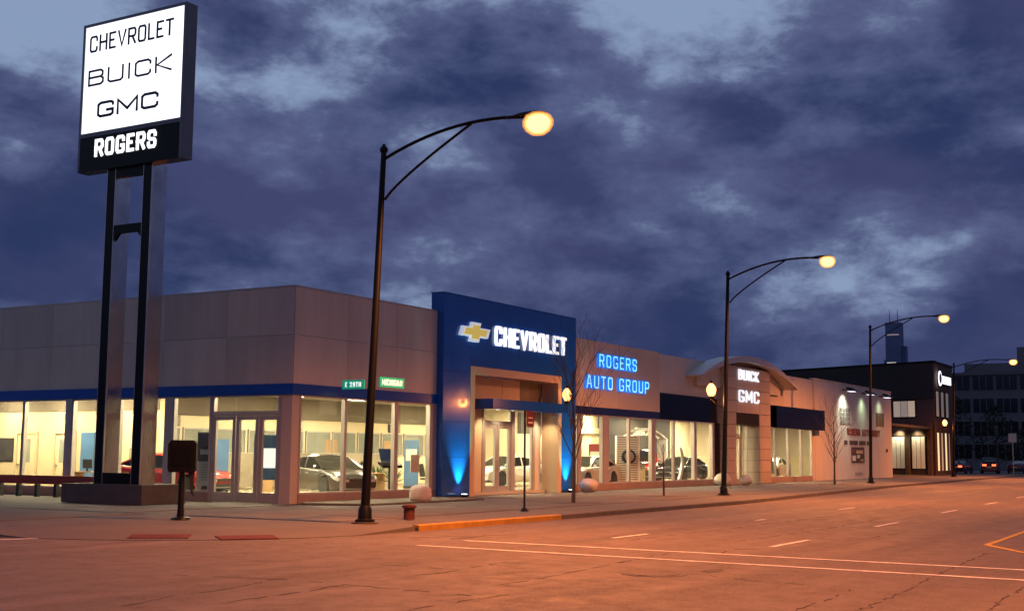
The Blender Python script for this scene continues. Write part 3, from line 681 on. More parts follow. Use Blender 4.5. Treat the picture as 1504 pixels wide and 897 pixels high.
m = MB(); m.box(LX1-.02, RX0+.02, -SD+.06, .3, 3.5, 4.15); sub(pyl, m, 'lintel', 'dark', dl)
# letters: white rims with dark centres
for wd, z, tot, hh in (('BUICK', 6.08, 3.3, .60), ('GMC', 4.78, 3.3, .70)):
    word(wd, (38.75, -SD-.01, z), RX, UZ, NY, tot, hh, .075, .10, 'letter', 'letter_soft', dl, part=pyl, gapf=.5)
# doors in the recess
m = MB(); m.pb('R', LX1, 38.5, -.4, -.3, 0, 3.5); m.pb('R', 41.2, 41.4, -.4, -.3, 0, 3.5); part(m, 'portal_mullion', 'alum')
door('R', 38.52, 39.75, 2.8, .14, .25, -.4, -.32); door('R', 39.8, 41.15, 2.8, .14, .25, -.4, -.32, hinge=-1); window('R', 38.5, 41.2, 2.85, 3.5, .05, dep=(-.4, -.32)); window('R', 41.4, RX0+.02, .1, 3.5, .05, dep=(-.4, -.32))
# arch canopy
ax, az, hw, rise = 40.45, 6.0, 8.1, 1.5
rad = (hw*hw+rise*rise)/(2*rise); N = 28
prof = []
for i in range(N+1):
    x = -hw+2*hw*i/N; prof.append((ax+x, az+math.sqrt(rad*rad-x*x)-(rad-rise)))
m = MB()
th = lambda i: .34 if True else .3
vs = []
for y in (-.9, .15):
    for i, (x, z) in enumerate(prof): vs.append((x, y, z)); vs.append((x, y, z-.36*(1-.75*abs(2*i/N-1)**3)))
k = 2*(N+1); fs = []
for i in range(N):
    a = 2*i
    fs += [(a, a+1, a+3, a+2), (k+a, k+a+2, k+a+3, k+a+1), (a, a+2, k+a+2, k+a), (a+1, k+a+1, k+a+3, a+3)]
fs += [(0, k, k+1, 1), (2*N, 2*N+1, k+2*N+1, k+2*N)]
m.add(vs, fs); part(m, 'arch_canopy', 'arch', smooth=True, ang=40)
# gable infill under the arch
m = MB(); pts = [(x, -.1+0, z-.3) for x, z in prof if abs(x-ax) < 7.0]; pts = [(pts[0][0], -.1, 5.5)]+pts+[(pts[-1][0], -.1, 5.5)]
m.prism(pts[::-1] if False else pts, (0, .25, 0)); part(m, 'gable_wall', 'panel_c')
m = MB(); m.box(44.3, 45.2, .3, 1.0, 7.2, 7.28); m.tube([(44.75, .5, 6.8), (44.75, .5, 7.25)], .03, 6); part(m, 'roof_floodlight', 'dark')
# ---- section with the projecting black awning
EX0, EX1 = RX1+.0, 54.7
m = MB(); m.pb('R', CX1, EX1, -.25, -.13, ZB+.02, 6.9); part(m, 'upper_wall', 'backing')
panels('R', [EX0, 47.8, 51.2, EX1], [4.85, 6.92], 'panel_c', -.13, -.1, .006)
m = MB(); m.prism([(EX0+1.0, .1, 3.5), (EX0+1.0, -.55, 3.42), (EX0+1.0, -.55, 4.80), (EX0+1.0, .1, 4.86)], (EX1-EX0-.35, 0, 0)); part(m, 'awning', 'black_gloss')
m = MB(); m.pb('R', EX0, EX1, -.25, .0, 0, .3); part(m, 'sill', 'sill')
for a0, a1 in ((EX0+.05, 46.6), (46.65, 49.1), (49.2, 51.8), (51.9, 54.1)): window('R', a0, a1, fr=.06, dep=(-.14, 0))
m = MB(); m.pb('R', 54.11, EX1, -.2, .01, 0, ZB); part(m, 'column', 'panel_c')
# ---- stucco block
FX1 = 75.4
m = MB(); m.pb('R', EX1, FX1, -.25, .05, 0, 6.98); blk_f = part(m, 'stucco_wall', 'panel_f')
m = MB(); m.pb('R', EX1-.02, FX1+.04, -.3, .09, 6.98, 7.06); part(m, 'coping', 'panel_c')
def slot(a0, a1, z0, z1, nx, nz, mat):
    m = MB(); m.pb('R', a0, a1, .02, .07, z0, z1); w = part(m, 'window', 'alum')
    dx_, dz = (a1-a0)/nx, (z1-z0)/nz
    for i in range(nx):
        for j in range(nz):
            q = MB(); q.pb('R', a0+i*dx_+.05, a0+(i+1)*dx_-.05, .06, .078+random.uniform(-.004, .004), z0+j*dz+.05, z0+(j+1)*dz-.05); sub(w, q, 'pane', mat, dl)
slot(60.6, 63.2, 4.0, 5.25, 4, 4, 'int_glass'); slot(70.5, 73.0, 4.0, 5.2, 3, 1, 'int_dark')
def illegible(text, x, z, tot, h, mat, t): word(text, (x, -.052, z), RX, UZ, NY, tot, h, t, .03, 'letter', mat, dl, part=blk_f, gapf=.3)
illegible('ROGERS AUTO BODY', 62.4, 3.25, 9.2, .52, 'red_letter', .13)
for x0, nn in ((61.6, 2), (63.0, 5), (65.6, 4), (67.7, 3)):            # a second line of small print, unreadable from here
    for i in range(nn):
        q = MB(); q.pb('R', x0+i*.46, x0+i*.46+.34, .05, .08, 2.52+random.uniform(0, .05), 2.86); sub(blk_f, q, 'print', 'dark_letter', dl)
m = MB(); m.pb('R', 63.4, 66.9, .051, .075, 1.2, 2.38); pst = part(m, 'wall_poster', 'poster_dark')
for (a0, a1, z0, z1, mt) in ((63.6, 64.5, 1.35, 1.75, 'poster'), (64.7, 66.5, 1.9, 2.15, 'tan'), (64.9, 65.6, 1.55, 1.8, 'poster'), (65.8, 66.6, 1.3, 1.5, 'gold'), (63.7, 64.3, 1.95, 2.2, 'red_letter')):
    q = MB(); q.pb('R', a0, a1, .07, .083, z0, z1); sub(pst, q, 'print', mt, dl)
m = MB(); m.pb('R', 64.3, 66.3, .04, .065, .25, .5); part(m, 'vent', 'alum')
m = MB(); m.lathe((73.6, -.06, 2.05), [(.1, 0), (.12, .1), (.1, .25), (0, .27)], 8); part(m, 'alarm_bell', 'red_letter')

# ================================================================== SHOWROOM INTERIOR
ZF = .12
m = MB(); m.box(.3, 66, .26, 11, 0, ZF); m.box(.3, 10, 11.001, 24, 0, ZF); struct('showroom_floor', m, 'int_floor')
m = MB(); m.box(.29, 66, .62, 11, 4.05, 4.12); m.box(.29, 10.3, .29, .619, 4.05, 4.12); m.box(17.4, 66, .29, .619, 4.05, 4.12); m.box(.29, 10, 11.001, 24, 4.05, 4.12); ceil_ = struct('showroom_ceiling', m, 'int_ceil')
def iwall(name, mb, mat): return struct(name, mb, mat)
m = MB(); m.box(3.4, 28.2, 11, 11.2, ZF, 3.12); bw = iwall('wall_back', m, 'int_wall')
m = MB(); m.box(3.4, 28.2, 10.9, 11.2, 3.125, 4.05); iwall('wall_back_band', m, 'int_band')
m = MB(); m.box(3.2, 3.4, 9.2, 24, ZF, 4.05); iw = iwall('wall_office', m, 'int_tan')
m = MB(); m.box(28.2, 38.5, 8.0, 8.2, ZF, 2.75); m.box(48.2, 66, 8.0, 8.2, ZF, 4.05); iwall('wall_far', m, 'int_wall')
m = MB(); m.box(28.2, 38.5, 7.97, 8.2, 2.753, 4.05); m.box(38.502, 48.2, 7.97, 8.2, 1.3, 4.05); m.box(38.502, 48.2, 8.0, 8.2, ZF, 1.297); iwall('wall_dark', m, 'int_dark')
m = MB(); m.box(65.8, 66, .3, 8, ZF, 4.05); iwall('wall_cross', m, 'int_tan')
m = MB(); m.box(28.0, 28.2, 8.2, 11, ZF, 4.05); iwall('wall_step', m, 'int_wall')
# glazed offices along the back wall
def iwin(x0, x1, z0, z1, y, mat='int_glass'):
    m = MB(); m.box(x0, x1, y-.06, y, z0, z0+.06); m.box(x0, x1, y-.06, y, z1-.06, z1); m.box(x0, x0+.06, y-.06, y, z0+.06, z1-.06); m.box(x1-.06, x1, y-.06, y, z0+.06, z1-.06)
    w = m.build('window_frame', 'alum', bw); p = MB(); p.box(x0+.055, x1-.055, y-.035, y-.02, z0+.055, z1-.055)
    p.build('pane', mat, bw)
x = 4.2
for i in range(12):
    iwin(x, x+1.75, 1.5, 2.62, 10.98); x += 1.92
# office front seen through the side-street glass
def ow(y0, y1, z0, z1, d0, d1, name, mat): MB().box(3.2-d1, 3.2-d0, y0, y1, z0, z1).build(name, mat, iw)
def odoor(y0, y1, z1, pane):
    ow(y0-.1, y0, ZF, z1+.1, 0, .08, 'door_frame', 'tan'); ow(y1, y1+.1, ZF, z1+.1, 0, .08, 'door_frame', 'tan'); ow(y0, y1, z1, z1+.1, 0, .08, 'door_frame', 'tan')
    ow(y0+.005, y1-.005, ZF, z1-.005, .0, .04, 'door', 'int_tan'); ow(y0+.3, y1-.25, 1.15, z1-.2, .041, .05, 'pane', pane); ow(y1-.16, y1-.08, 1.0, 1.08, .041, .1, 'door_handle', 'rim')
odoor(11.4, 12.5, 2.3, 'bluep'); odoor(16.2, 17.3, 2.3, 'int_glass'); odoor(13.9, 15.0, 2.3, 'int_glass')
ow(12.75, 13.5, ZF, 2.35, 0, .05, 'wall_panel', 'bluep')
for y0, y1, z0, z1, mt in ((9.5, 10.1, 1.0, 1.75, 'poster_dark'), (10.2, 10.75, 1.2, 1.7, 'partition'), (9.7, 10.6, 1.85, 2.4, 'partition'), (17.6, 18.6, 1.2, 2.1, 'poster_dark')):
    ow(y0-.03, y1+.03, z0-.03, z1+.03, 0, .03, 'picture_frame', 'trim'); ow(y0, y1, z0, z1, .031, .04, 'picture', mt)
ow(9.25, 23.9, 3.2, 4.04, .0, .03, 'wall_band', 'int_band'); ow(9.25, 11.29, .95, 1.0, .0, .03, 'chair_rail', 'desk'); ow(9.25, 11.29, ZF, .22, .0, .02, 'skirting', 'desk')
# ceiling lights
CL = [(1.8, 2.0), (1.8, 5.0), (1.6, 8.0), (1.6, 11.2), (1.6, 14.4), (1.6, 17.5), (5.2, 2.4), (5.2, 7.0), (9.8, 3.0), (9.8, 8.0), (14.0, 3.2), (14.0, 8.0), (18.5, 5.6), (22.0, 2.6), (22.0, 8.0), (26.0, 2.6), (26.0, 7.2), (30.5, 2.4), (30.5, 6.0), (34.5, 2.6), (34.5, 6), (38.5, 2.2), (42.5, 3.5), (42.0, 6.6), (47.5, 2.4), (51.5, 2.4), (49.5, 6.0), (55.5, 3.0), (58, 6), (61, 3.0)]
hm = MB().box(-.64, .64, -.34, .34, -.05, -.004); dm = MB().box(-.6, .6, -.3, .3, -.065, -.051); h0 = None
for x, y in CL:
    if h0 is None: h0 = h = hm.build('ceiling_light', 'int_ceil', ceil_); d0 = d = dm.build('diffuser', 'ceil_em', h)
    else:
        h = h0.copy(); col.objects.link(h); d = d0.copy(); col.objects.link(d); d.parent = h
    h.location = (x, y, 4.05)
# interior columns, soffit discs, partitions
def box_thing(name, label, cat, x0, x1, y0, y1, z0, z1, mat, group=None):
    t = MB().box(x0, x1, y0, y1, z0, z1); o = t.build(name, mat); return tag(o, label, cat, group)
def partition(x, y, w, rz, h, label):
    t = thing('cubicle_partition', label, 'partition', (x, y, ZF), rz, 'fabric cubicle partitions')
    MB().box(-w/2+.03, w/2-.03, -.03, .03, .08, h-.03).build('fabric_panel', 'partition', t, world=False)
    m = MB(); m.box(-w/2, -w/2+.03, -.035, .035, 0, h); m.box(w/2-.03, w/2, -.035, .035, 0, h); m.box(-w/2+.03, w/2-.03, -.035, .035, h-.03, h); m.build('frame', 'alum', t, world=False)
for i, (x, y, w, rz) in enumerate(((5.6, 9.3, 2.2, 0), (7.9, 9.3, 2.2, 0), (10.2, 9.3, 2.2, 0), (12.5, 9.3, 2.2, 0), (9.0, 7.9, 2.6, R(90)), (14.8, 9.3, 2.2, 0), (17.1, 9.3, 2.2, 0), (22, 8.8, 2.4, 0))):
    partition(x, y, w, rz, 1.5, ('beige cubicle partition behind the grey car in the corner showroom', 'beige cubicle partition at the back, behind the tower doors')[x > 11])
def desk(x, y, rz, label):
    t = thing('desk', label, 'desk', (x, y, ZF), rz)
    MB().box(-.8, .8, -.4, .4, .70, .74).build('desk_top', 'desk', t, world=False)
    for sx_ in (-.76, .72): MB().box(sx_, sx_+.04, -.38, .38, 0, .70).build('side_panel', 'desk', t, world=False)
    m = MB(); m.box(-.25, .25, .1, .13, .86, 1.2); m.box(-.04, .04, .1, .14, .745, .86); m.box(-.12, .12, .02, .2, .741, .75); m.build('monitor', 'trim', t, world=False)
desk(7.0, 6.6, R(180), 'wooden desk with a dark monitor inside the corner showroom'); desk(11.5, 6.8, R(180), 'wooden desk with a dark monitor behind the tower doors')
def chair(x, y, rz, label):
    t = thing('office_chair', label, 'chair', (x, y, ZF), rz)
    MB().box(-.25, .25, -.25, .25, .42, .5).build('seat', 'trim', t, world=False); MB().prism([(-.24, .22, .55), (.24, .22, .55), (.2, .32, 1.1), (-.2, .32, 1.1)], (0, .05, 0)).build('backrest', 'trim', t, world=False)
    m = MB(); m.tube([(0, 0, .06), (0, 0, .42)], .03, 8)
    for k in range(5): a = k*2*math.pi/5; m.tube([(0, 0, .08), (.3*math.cos(a), .3*math.sin(a), .03)], .02, 6)
    m.build('base', 'trim', t, world=False)
chair(13.0, 3.6, R(60), 'dark office chair just inside the tower doors'); chair(8.2, 5.6, R(20), 'dark office chair beside the desk in the corner showroom')
# wooden barrel table and lamp stand hints
def round_table(x, y, label):
    t = thing('round_table', label, 'table', (x, y, ZF)); MB().lathe((0, 0, 0), [(.45, .7), (.45, .74), (0, .741)], 18).build('table_top', 'desk', t, world=False)
    MB().lathe((0, 0, 0), [(.28, 0), (.06, .04), (.05, .7)], 14).build('pedestal', 'trim', t, world=False)
round_table(7.2, 3.9, 'small round wooden table to the right of the grey car')
# screen kiosk by the corner window
t = thing('display_kiosk', 'dark information kiosk with tilted screen on a post behind the corner window', 'kiosk', (6.75, 1.0, ZF), R(-35))
m = MB(); m.tube([(0, 0, .0), (0, 0, 1.0)], .07, 10); m.tube([(.0, 0, .98), (0, .12, 1.15)], .05, 8); m.build('post', 'trim', t, world=False)
MB().lathe((0, 0, 0), [(.28, 0), (.28, .03), (.06, .07)], 16).build('foot', 'trim', t, world=False)
m = MB(); m.prism([(-.38, -.28, .98), (.38, -.28, .98), (.40, .22, 1.12), (-.40, .22, 1.12)], (0, 0, .10)); m.build('console', 'dark', t, world=False)
m = MB(); m.prism([(-.32, .10, 1.2), (.32, .10, 1.2), (.36, .30, 1.68), (-.36, .30, 1.68)], (0, .04, .0)); sc_ = m.build('screen', 'p_blue', t, world=False)
# brochure display behind side-street door
t = thing('display_stand', 'white and blue display stand with a lit poster behind the side light by the doors', 'display', (1.05, 1.95, ZF), R(-48))
MB().box(-.42, .42, -.03, .03, .6, 2.1).build('board', 'bluep', t, world=False); m = MB(); m.box(-.36, .36, -.05, -.031, 1.0, 1.65); m.build('poster', 'screen', t, world=False)
m = MB()
for s_ in (-.4, .4): m.tube([(s_, 0, 0), (s_, 0, .62)], .025, 6)
m.tube([(-.4, 0, .12), (.4, 0, .12)], .02, 6); m.build('frame', 'rim', t, world=False)
t = thing('banner', 'tall blue banner standing behind the red car', 'banner', (4.6, 7.4, ZF), R(-55)); MB().box(-.3, .3, -.015, .015, .1, 2.0).build('cloth', 'bluep', t, world=False); MB().box(-.34, .34, -.12, .12, 0, .1).build('foot', 'trim', t, world=False)
# poster board in the window left of the doors
t = thing('poster_board', 'poster board with a dark car photo above a pale text panel in the window', 'poster', (.32, 3.98, .3))
MB().box(.0, .03, -.42, .42, .0, 2.0).build('board', 'poster', t, world=False); q = MB().box(-.012, .0, -.40, .40, 1.02, 1.96).build('photo', 'poster_dark', t, world=False)
MB().box(-.02, -.013, -.28, .26, 1.25, 1.42).build('car_print', 'alum', t, world=False); MB().box(-.02, -.013, -.15, .15, 1.42, 1.52).build('car_print', 'p_grey', t, world=False)
MB().prism([(-.014, -.2, .08), (-.014, .2, .08), (-.014, .14, .2), (-.014, -.14, .2)], (.012, 0, 0)).build('car_print', 'trim', t, world=False)
for k in range(7): MB().box(-.012, -.004, -.3+random.uniform(0, .05), .3-random.uniform(0, .1), .9-k*.085, .915-k*.085).build('text_line', 'partition', t, world=False)

# framed posters, plants, reception desk, hanging banners
FR = [(5.0, 'partition'), (12.6, 'poster'), (20.2, 'partition')]
for x, mt in FR:
    MB().box(x-.03, x+.93, 10.93, 10.975, 2.66, 3.08).build('picture_frame', 'trim', bw); MB().box(x, x+.9, 10.915, 10.929, 2.69, 3.05).build('picture', mt, bw)
for x in (10.6, 15.2, 19.8, 24.5): MB().box(x, x+.9, 10.94, 10.99, ZF, 2.25).build('office_door', 'desk', bw)
def plant(x, y, label, seed):
    rn = random.Random(seed); t = thing('potted_plant', label, 'plant', (x, y, ZF)); MB().lathe((0, 0, 0), [(.16, 0), (.22, .38), (.2, .4), (0, .36)], 14).build('pot', 'desk', t, world=False); m = MB()
    for k in range(60):
        a = rn.uniform(0, 6.28); L = rn.uniform(.3, .9); el = rn.uniform(.3, 1.4); d = Vector((math.cos(a)*math.cos(el), math.sin(a)*math.cos(el), math.sin(el))); c0 = Vector((0, 0, .36)); n = Vector((-math.sin(a), math.cos(a), 0))*.04
        m.add([c0, c0+d*L*.6+n, c0+d*L+Vector((0, 0, -.1*L)), c0+d*L*.6-n], [(0, 1, 2, 3)])
    m.build('leaves', pm('plant leaf', (.05, .09, .03), .5, var=.3, scale=6), t, world=False)
plant(8.6, 2.2, 'green potted plant behind the corner window near the kiosk', 3); plant(2.4, 10.4, 'green potted plant behind the side street windows', 4); plant(13.2, 6.4, 'green potted plant deep behind the tower doors', 5); plant(50.0, 1.3, 'green potted plant under the black awning windows', 6)
t = thing('reception_desk', 'long wooden reception counter with monitors behind the neon sign windows', 'counter', (33.2, 3.6, ZF), R(12))
MB().box(-1.6, 1.6, -.3, .3, 0, 1.05).build('counter_body', 'desk', t, world=False); MB().box(-1.7, 1.7, -.4, .4, 1.05, 1.1).build('counter_top', 'int_dark', t, world=False)
for x in (-.9, .1, 1.0): MB().box(x-.25, x+.25, .05, .09, 1.18, 1.52).build('monitor', 'trim', t, world=False)
desk(2.0, 11.6, R(90), 'wooden desk with a dark monitor behind the side street windows'); desk(57.5, 5.6, R(180), 'wooden desk with a dark monitor under the black awning windows'); desk(9.4, 4.2, R(160), 'wooden desk between the corner showroom and the tower doors')
chair(2.2, 13.3, R(200), 'dark office chair behind the side street windows'); chair(10.6, 5.0, R(-30), 'dark office chair by the desk between the corner showroom and tower'); chair(50.6, 1.6, R(90), 'dark office chair under the black awning windows')
for x, y, rz, mt, lab in ((29.6, 4.2, R(-60), 'red_letter', 'red banner standing behind the slatted display tower'), (14.6, 5.6, R(-55), 'bluep', 'blue banner standing deep behind the tower doors')):
    t = thing('banner', lab, 'banner', (x, y, ZF), rz); MB().box(-.32, .32, -.012, .012, .1, 2.1).build('cloth', mt, t, world=False); MB().box(-.34, .34, -.13, .13, 0, .1).build('foot', 'trim', t, world=False)
    MB().box(-.24, .24, -.018, -.013, 1.2, 1.7).build('print', 'poster', t, world=False)
# ---- cars
def smooth(a, n=3):
    for _ in range(n): a = np.convolve(np.pad(a, 1, mode='edge'), [.25, .5, .25], 'valid')
    return a
STY = {
 'hatch': dict(L=4.5, W=1.79, wb=2.69, r=.34, zs=[(-2.25, .98), (-1.9, 1.06), (-1.2, 1.0), (.9, .93), (1.05, .95), (1.7, .86), (2.1, .74), (2.25, .60)], zr=[(-2.2, 1.0), (-1.9, 1.10), (-1.0, 1.36), (-.2, 1.44), (.25, 1.40), (1.15, .95)], wt=(.22, -1.05)),
 'sedan': dict(L=4.8, W=1.82, wb=2.82, r=.34, zs=[(-2.4, .9), (-2.25, 1.02), (-1.7, 1.04), (-1.2, .97), (.9, .90), (1.1, .93), (1.9, .82), (2.25, .70), (2.4, .55)], zr=[(-1.75, 1.04), (-1.0, 1.36), (-.3, 1.45), (.25, 1.42), (1.15, .93)], wt=(.22, -.95)),
 'suv': dict(L=4.8, W=1.9, wb=2.8, r=.38, zs=[(-2.4, 1.05), (-2.3, 1.12), (-1.2, 1.1), (.9, 1.06), (1.1, 1.08), (1.9, 1.0), (2.25, .88), (2.4, .65)], zr=[(-2.38, 1.12), (-2.1, 1.65), (-1.0, 1.76), (.0, 1.76), (.4, 1.70), (1.2, 1.07)], wt=(.38, -2.0)),
 'pickup': dict(L=5.6, W=1.98, wb=3.4, r=.40, zs=[(-2.8, 1.12), (-2.7, 1.16), (-.9, 1.16), (-.8, 1.16), (1.2, 1.14), (1.4, 1.16), (2.3, 1.10), (2.65, 1.02), (2.8, .75)], zr=[(-.85, 1.17), (-.75, 1.78), (-.2, 1.84), (.5, 1.82), (1.35, 1.15)], wt=(.5, -.6)),
}
def make_car(name, label, cat, loc, rz, paint, style, group=None, lit=False, plate=True):
    S = STY[style]; L, W, wb, rw = S['L'], S['W'], S['wb'], S['r']
    t = thing(name, label, cat, loc, rz, group)
    xs = np.linspace(-L/2, L/2, 73)
    zs = smooth(np.interp(xs, *zip(*S['zs'])), 2); u = np.abs(xs)/(L/2)
    w = W/2*(1-.20*np.clip((u-.72)/.28, 0, 1)**2.2)
    zb = .22+.10*np.clip((u-.86)/.14, 0, 1); Ra = rw+.065
    for xa in (wb/2, -wb/2):
        d = np.clip(Ra**2-(xs-xa)**2, 0, None); zb = np.where(d > 0, np.maximum(zb, rw+np.sqrt(d)-.02), zb)
    zb = np.minimum(zb, zs-.12)
    T = [(0, .95), (.12, .985), (.45, 1.0), (.72, .985), (.92, .95), (1.0, .87)]
    vs = []; K = 2*len(T)+1
    for i, x in enumerate(xs):
        h = zs[i]-zb[i]; row = [(x, w[i]*b, zb[i]+a*h) for a, b in T]
        row += [(x, 0, zs[i]+.035)]
        row += [(x, -w[i]*b, zb[i]+a*h) for a, b in T[::-1]]
        vs += row
    fs = [(i*K+k, i*K+k+1, (i+1)*K+k+1, (i+1)*K+k) for i in range(len(xs)-1) for k in range(K-1)]
    fs += [tuple(range(K)), tuple((len(xs)-1)*K+k for k in range(K))]
    MB().add(vs, fs).build('body', paint, t, smooth=True, ang=50, world=False)
    MB().box(-L/2+.25, L/2-.25, -W/2*.72, W/2*.72, .2, .62).build('underbody', 'trim', t, world=False)
    # greenhouse
    zr = S['zr']; gx = np.linspace(zr[0][0], zr[-1][0], 41); gz = smooth(np.interp(gx, *zip(*zr)), 1)
    gzs = np.interp(gx, xs, zs); gw = np.interp(gx, xs, w); top = gz.max()
    k = np.clip((gz-gzs)/(top-gzs), 0, 1); wr = gw*(.90-.17*k)
    def sec(i, off=0.):
        return [(gx[i], gw[i]*.90+off, gzs[i]-.03), (gx[i], wr[i]+off, gz[i]-.05*k[i]), (gx[i], wr[i]*.82, gz[i]+off), (gx[i], 0, gz[i]+.02*k[i]+off), (gx[i], -wr[i]*.82, gz[i]+off), (gx[i], -wr[i]-off, gz[i]-.05*k[i]), (gx[i], -gw[i]*.90-off, gzs[i]-.03)]
    vs = []; n = len(gx)
    for i in range(n): vs += sec(i)
    fs = [(i*7+q, i*7+q+1, (i+1)*7+q+1, (i+1)*7+q) for i in range(n-1) for q in range(6)]+[tuple(range(7)), tuple((n-1)*7+q for q in range(7))]
    MB().add(vs, fs).build('glass', 'car_glass', t, smooth=True, ang=30, world=False)
    i0 = int(np.argmin(np.abs(gx-S['wt'][1]))); i1 = int(np.argmin(np.abs(gx-S['wt'][0])))
    vs = []
    for i in range(i0, i1+1):
        s6 = sec(i, .012); vs += s6[1:6]
    m_ = i1-i0+1
    MB().add(vs, [(i*5+q, i*5+q+1, (i+1)*5+q+1, (i+1)*5+q) for i in range(m_-1) for q in range(4)]).build('roof', paint, t, smooth=True, ang=60, world=False)
    for sgn in (1, -1):
        pl = MB(); PB = lambda: (pl.build('pillar', paint, t, world=False, smooth=True), pl.v.clear(), pl.f.clear())
        pl.tube([(gx[i], sgn*(wr[i]+.003), gz[i]-.04*k[i]) for i in range(i1, n, 2)]+[(gx[-1], sgn*wr[-1], gz[-1])], .034, 6); PB()
        pl.tube([(gx[i], sgn*(wr[i]+.003), gz[i]-.04*k[i]) for i in range(0, i0+1, 2)]+[(gx[i0], sgn*(wr[i0]+.003), gz[i0]-.04)], .05, 6); PB()
        ib = int(np.argmin(np.abs(gx+.25)))
        pl.tube([(gx[ib]+.03, sgn*(gw[ib]*.90+.005), gzs[ib]-.02), (gx[ib], sgn*(wr[ib]+.005), gz[ib]-.05)], .038, 6); PB()
        MB().tube([(gx[i], sgn*(gw[i]*.905+.006), gzs[i]-.012) for i in range(2, n-1, 4)], .014, 5).build('window_trim', 'rim', t, world=False)
        # mirror, handles, door cuts
        mx_ = gx[-1]-.28
        MB().lathe((mx_, sgn*(W/2*.98+.08), np.interp(mx_, xs, zs)+.02), [(.02, 0), (.08, .03), (.09, .08), (.06, .13), (0, .14)], 8).build('mirror', paint, t, world=False, smooth=True)
        for hx in (.05, -.95 if style != 'pickup' else -.6):
            MB().box(hx-.1, hx+.1, sgn*W/2*.985-.01, sgn*W/2*.985+.022, np.interp(hx, xs, zs)-.17, np.interp(hx, xs, zs)-.135).build('door_handle', 'rim', t, world=False)
        for hx in (.98, -.22, -1.12 if style != 'pickup' else -.85):
            c_ = MB(); pts = []
            i = int(np.argmin(np.abs(xs-hx)))
            for a, b in T[1:5]: pts.append((xs[i], sgn*w[i]*(b+.002), zb[i]+a*(zs[i]-zb[i])))
            c_.tube(pts, .006, 4).build('door_seam', 'trim', t, world=False)
        # lights
        hl = MB(); a = L/2; zg_ = zs[-1]
        wf = lambda x_: float(np.interp(x_, xs, w))
        pt = [(a+.012, wf(a)*.52, zg_-.11, zg_-.02), (a+.012, wf(a)*.93, zg_-.11, zg_+.0), (a-.10, wf(a-.10)*.985+.012, zg_-.08, zg_+.04), (a-.24, wf(a-.24)*.985+.014, zg_-.03, zg_+.09), (a-.42, wf(a-.42)*.985+.012, zg_+.06, zg_+.12)]
        vv = []
        for X, Y, z0_, z1_ in pt: vv += [(X, sgn*Y, z0_), (X, sgn*Y, z1_), (X-.05, sgn*(Y-.05), z1_), (X-.05, sgn*(Y-.05), z0_)]
        ff = [(4*i+q, 4*i+(q+1) % 4, 4*i+4+(q+1) % 4, 4*i+4+q) for i in range(4) for q in range(4)]+[(0, 1, 2, 3), (16, 17, 18, 19)]
        hl.add(vv, ff).build('headlight', 'headlight', t, world=False)
        MB().box(-a-.015, -a+.12, sgn*W/2*.5-.18, sgn*W/2*.5+.22, zs[0]-.26, zs[0]-.08).build('tail_light', 'tail_on' if lit else 'tail', t, world=False)
    a = L/2; zg = zs[-1]
    gr = MB()
    gr.box(a-.03, a+.02, -W/2*.40, W/2*.40, zg-.10, zg+.0); gr.build('grille', 'trim', t, world=False)
    MB().box(a-.03, a+.03, -W/2*.42, W/2*.42, zg-.005, zg+.02).build('grille_bar', 'rim', t, world=False)
    MB().box(a-.06, a+.012, -W/2*.5, W/2*.5, .30, zg-.16).build('air_intake', 'trim', t, world=False)
    MB().box(a-.10, a+.03, -W/2*.72, W/2*.72, .26, .30).build('front_lip', 'rim', t, world=False)
    if plate: MB().box(-a-.02, -a, -.26, .26, .62, .74).build('licence_plate', 'poster', t, world=False)
    # wheels
    for xa in (wb/2, -wb/2):
        for sgn in (1, -1):
            yo = sgn*(W/2-.11)
            whl = MB().tube([(xa, yo-sgn*.02, rw), (xa, yo+sgn*.085, rw)], .05, 10).build('wheel', 'rim', t, world=False)
            prof = [(rw*.62, -.10), (rw*.93, -.105), (rw, -.07), (rw, .07), (rw*.93, .105), (rw*.66, .10)]
            ty = MB().tube([(xa, yo+q[1], rw) for q in prof], [q[0] for q in prof], 24, cap=False).build('tyre', 'rubber', whl, smooth=True, world=False)
            rm = MB(); rm.tube([(xa, yo+sgn*.098, rw), (xa, yo+sgn*.075, rw)], [rw*.67, rw*.60], 24, cap=False)
            rm.tube([(xa, yo+sgn*.0, rw), (xa, yo+sgn*.01, rw)], [rw*.62, rw*.62], 24)
            for q in range(5):
                an = q*2*math.pi/5+.3; ca, sa = math.cos(an), math.sin(an); pa, pb_ = -sa, ca
                y0, y1 = (yo+sgn*.06), (yo+sgn*.092)
                P = [(xa+ca*.03+pa*.045, y0, rw+sa*.03+pb_*.045), (xa+ca*.03-pa*.045, y0, rw+sa*.03-pb_*.045), (xa+ca*rw*.64-pa*.028, y0, rw+sa*rw*.64-pb_*.028), (xa+ca*rw*.64+pa*.028, y0, rw+sa*rw*.64+pb_*.028)]
                rm.prism(P, (0, y1-y0, 0))
            o = rm.build('rim', 'rim', whl, world=False)
            dk = MB().tube([(xa, yo+sgn*.012, rw), (xa, yo+sgn*.03, rw)], rw*.60, 20).build('brake_disc', 'trim', whl, world=False)
    return t
make_car('parked_car', 'grey hatchback parked behind the corner window, nose to the street', 'car', (5.0, 2.5, ZF), R(-113), 'p_grey', 'hatch', plate=False)
make_car('parked_car', 'red sedan in the showroom behind the pylon sign and side street doors', 'car', (1.95, 7.2, ZF), R(-87), 'p_red', 'sedan', plate=False)
make_car('parked_car', 'white sedan behind the windows below the blue neon sign', 'car', (25.1, 2.4, ZF), R(180), 'p_white', 'sedan', plate=False)
make_car('parked_car', 'white car seen through the glass doors of the blue tower', 'car', (21.4, 4.8, ZF), R(172), 'p_white', 'hatch', plate=False)
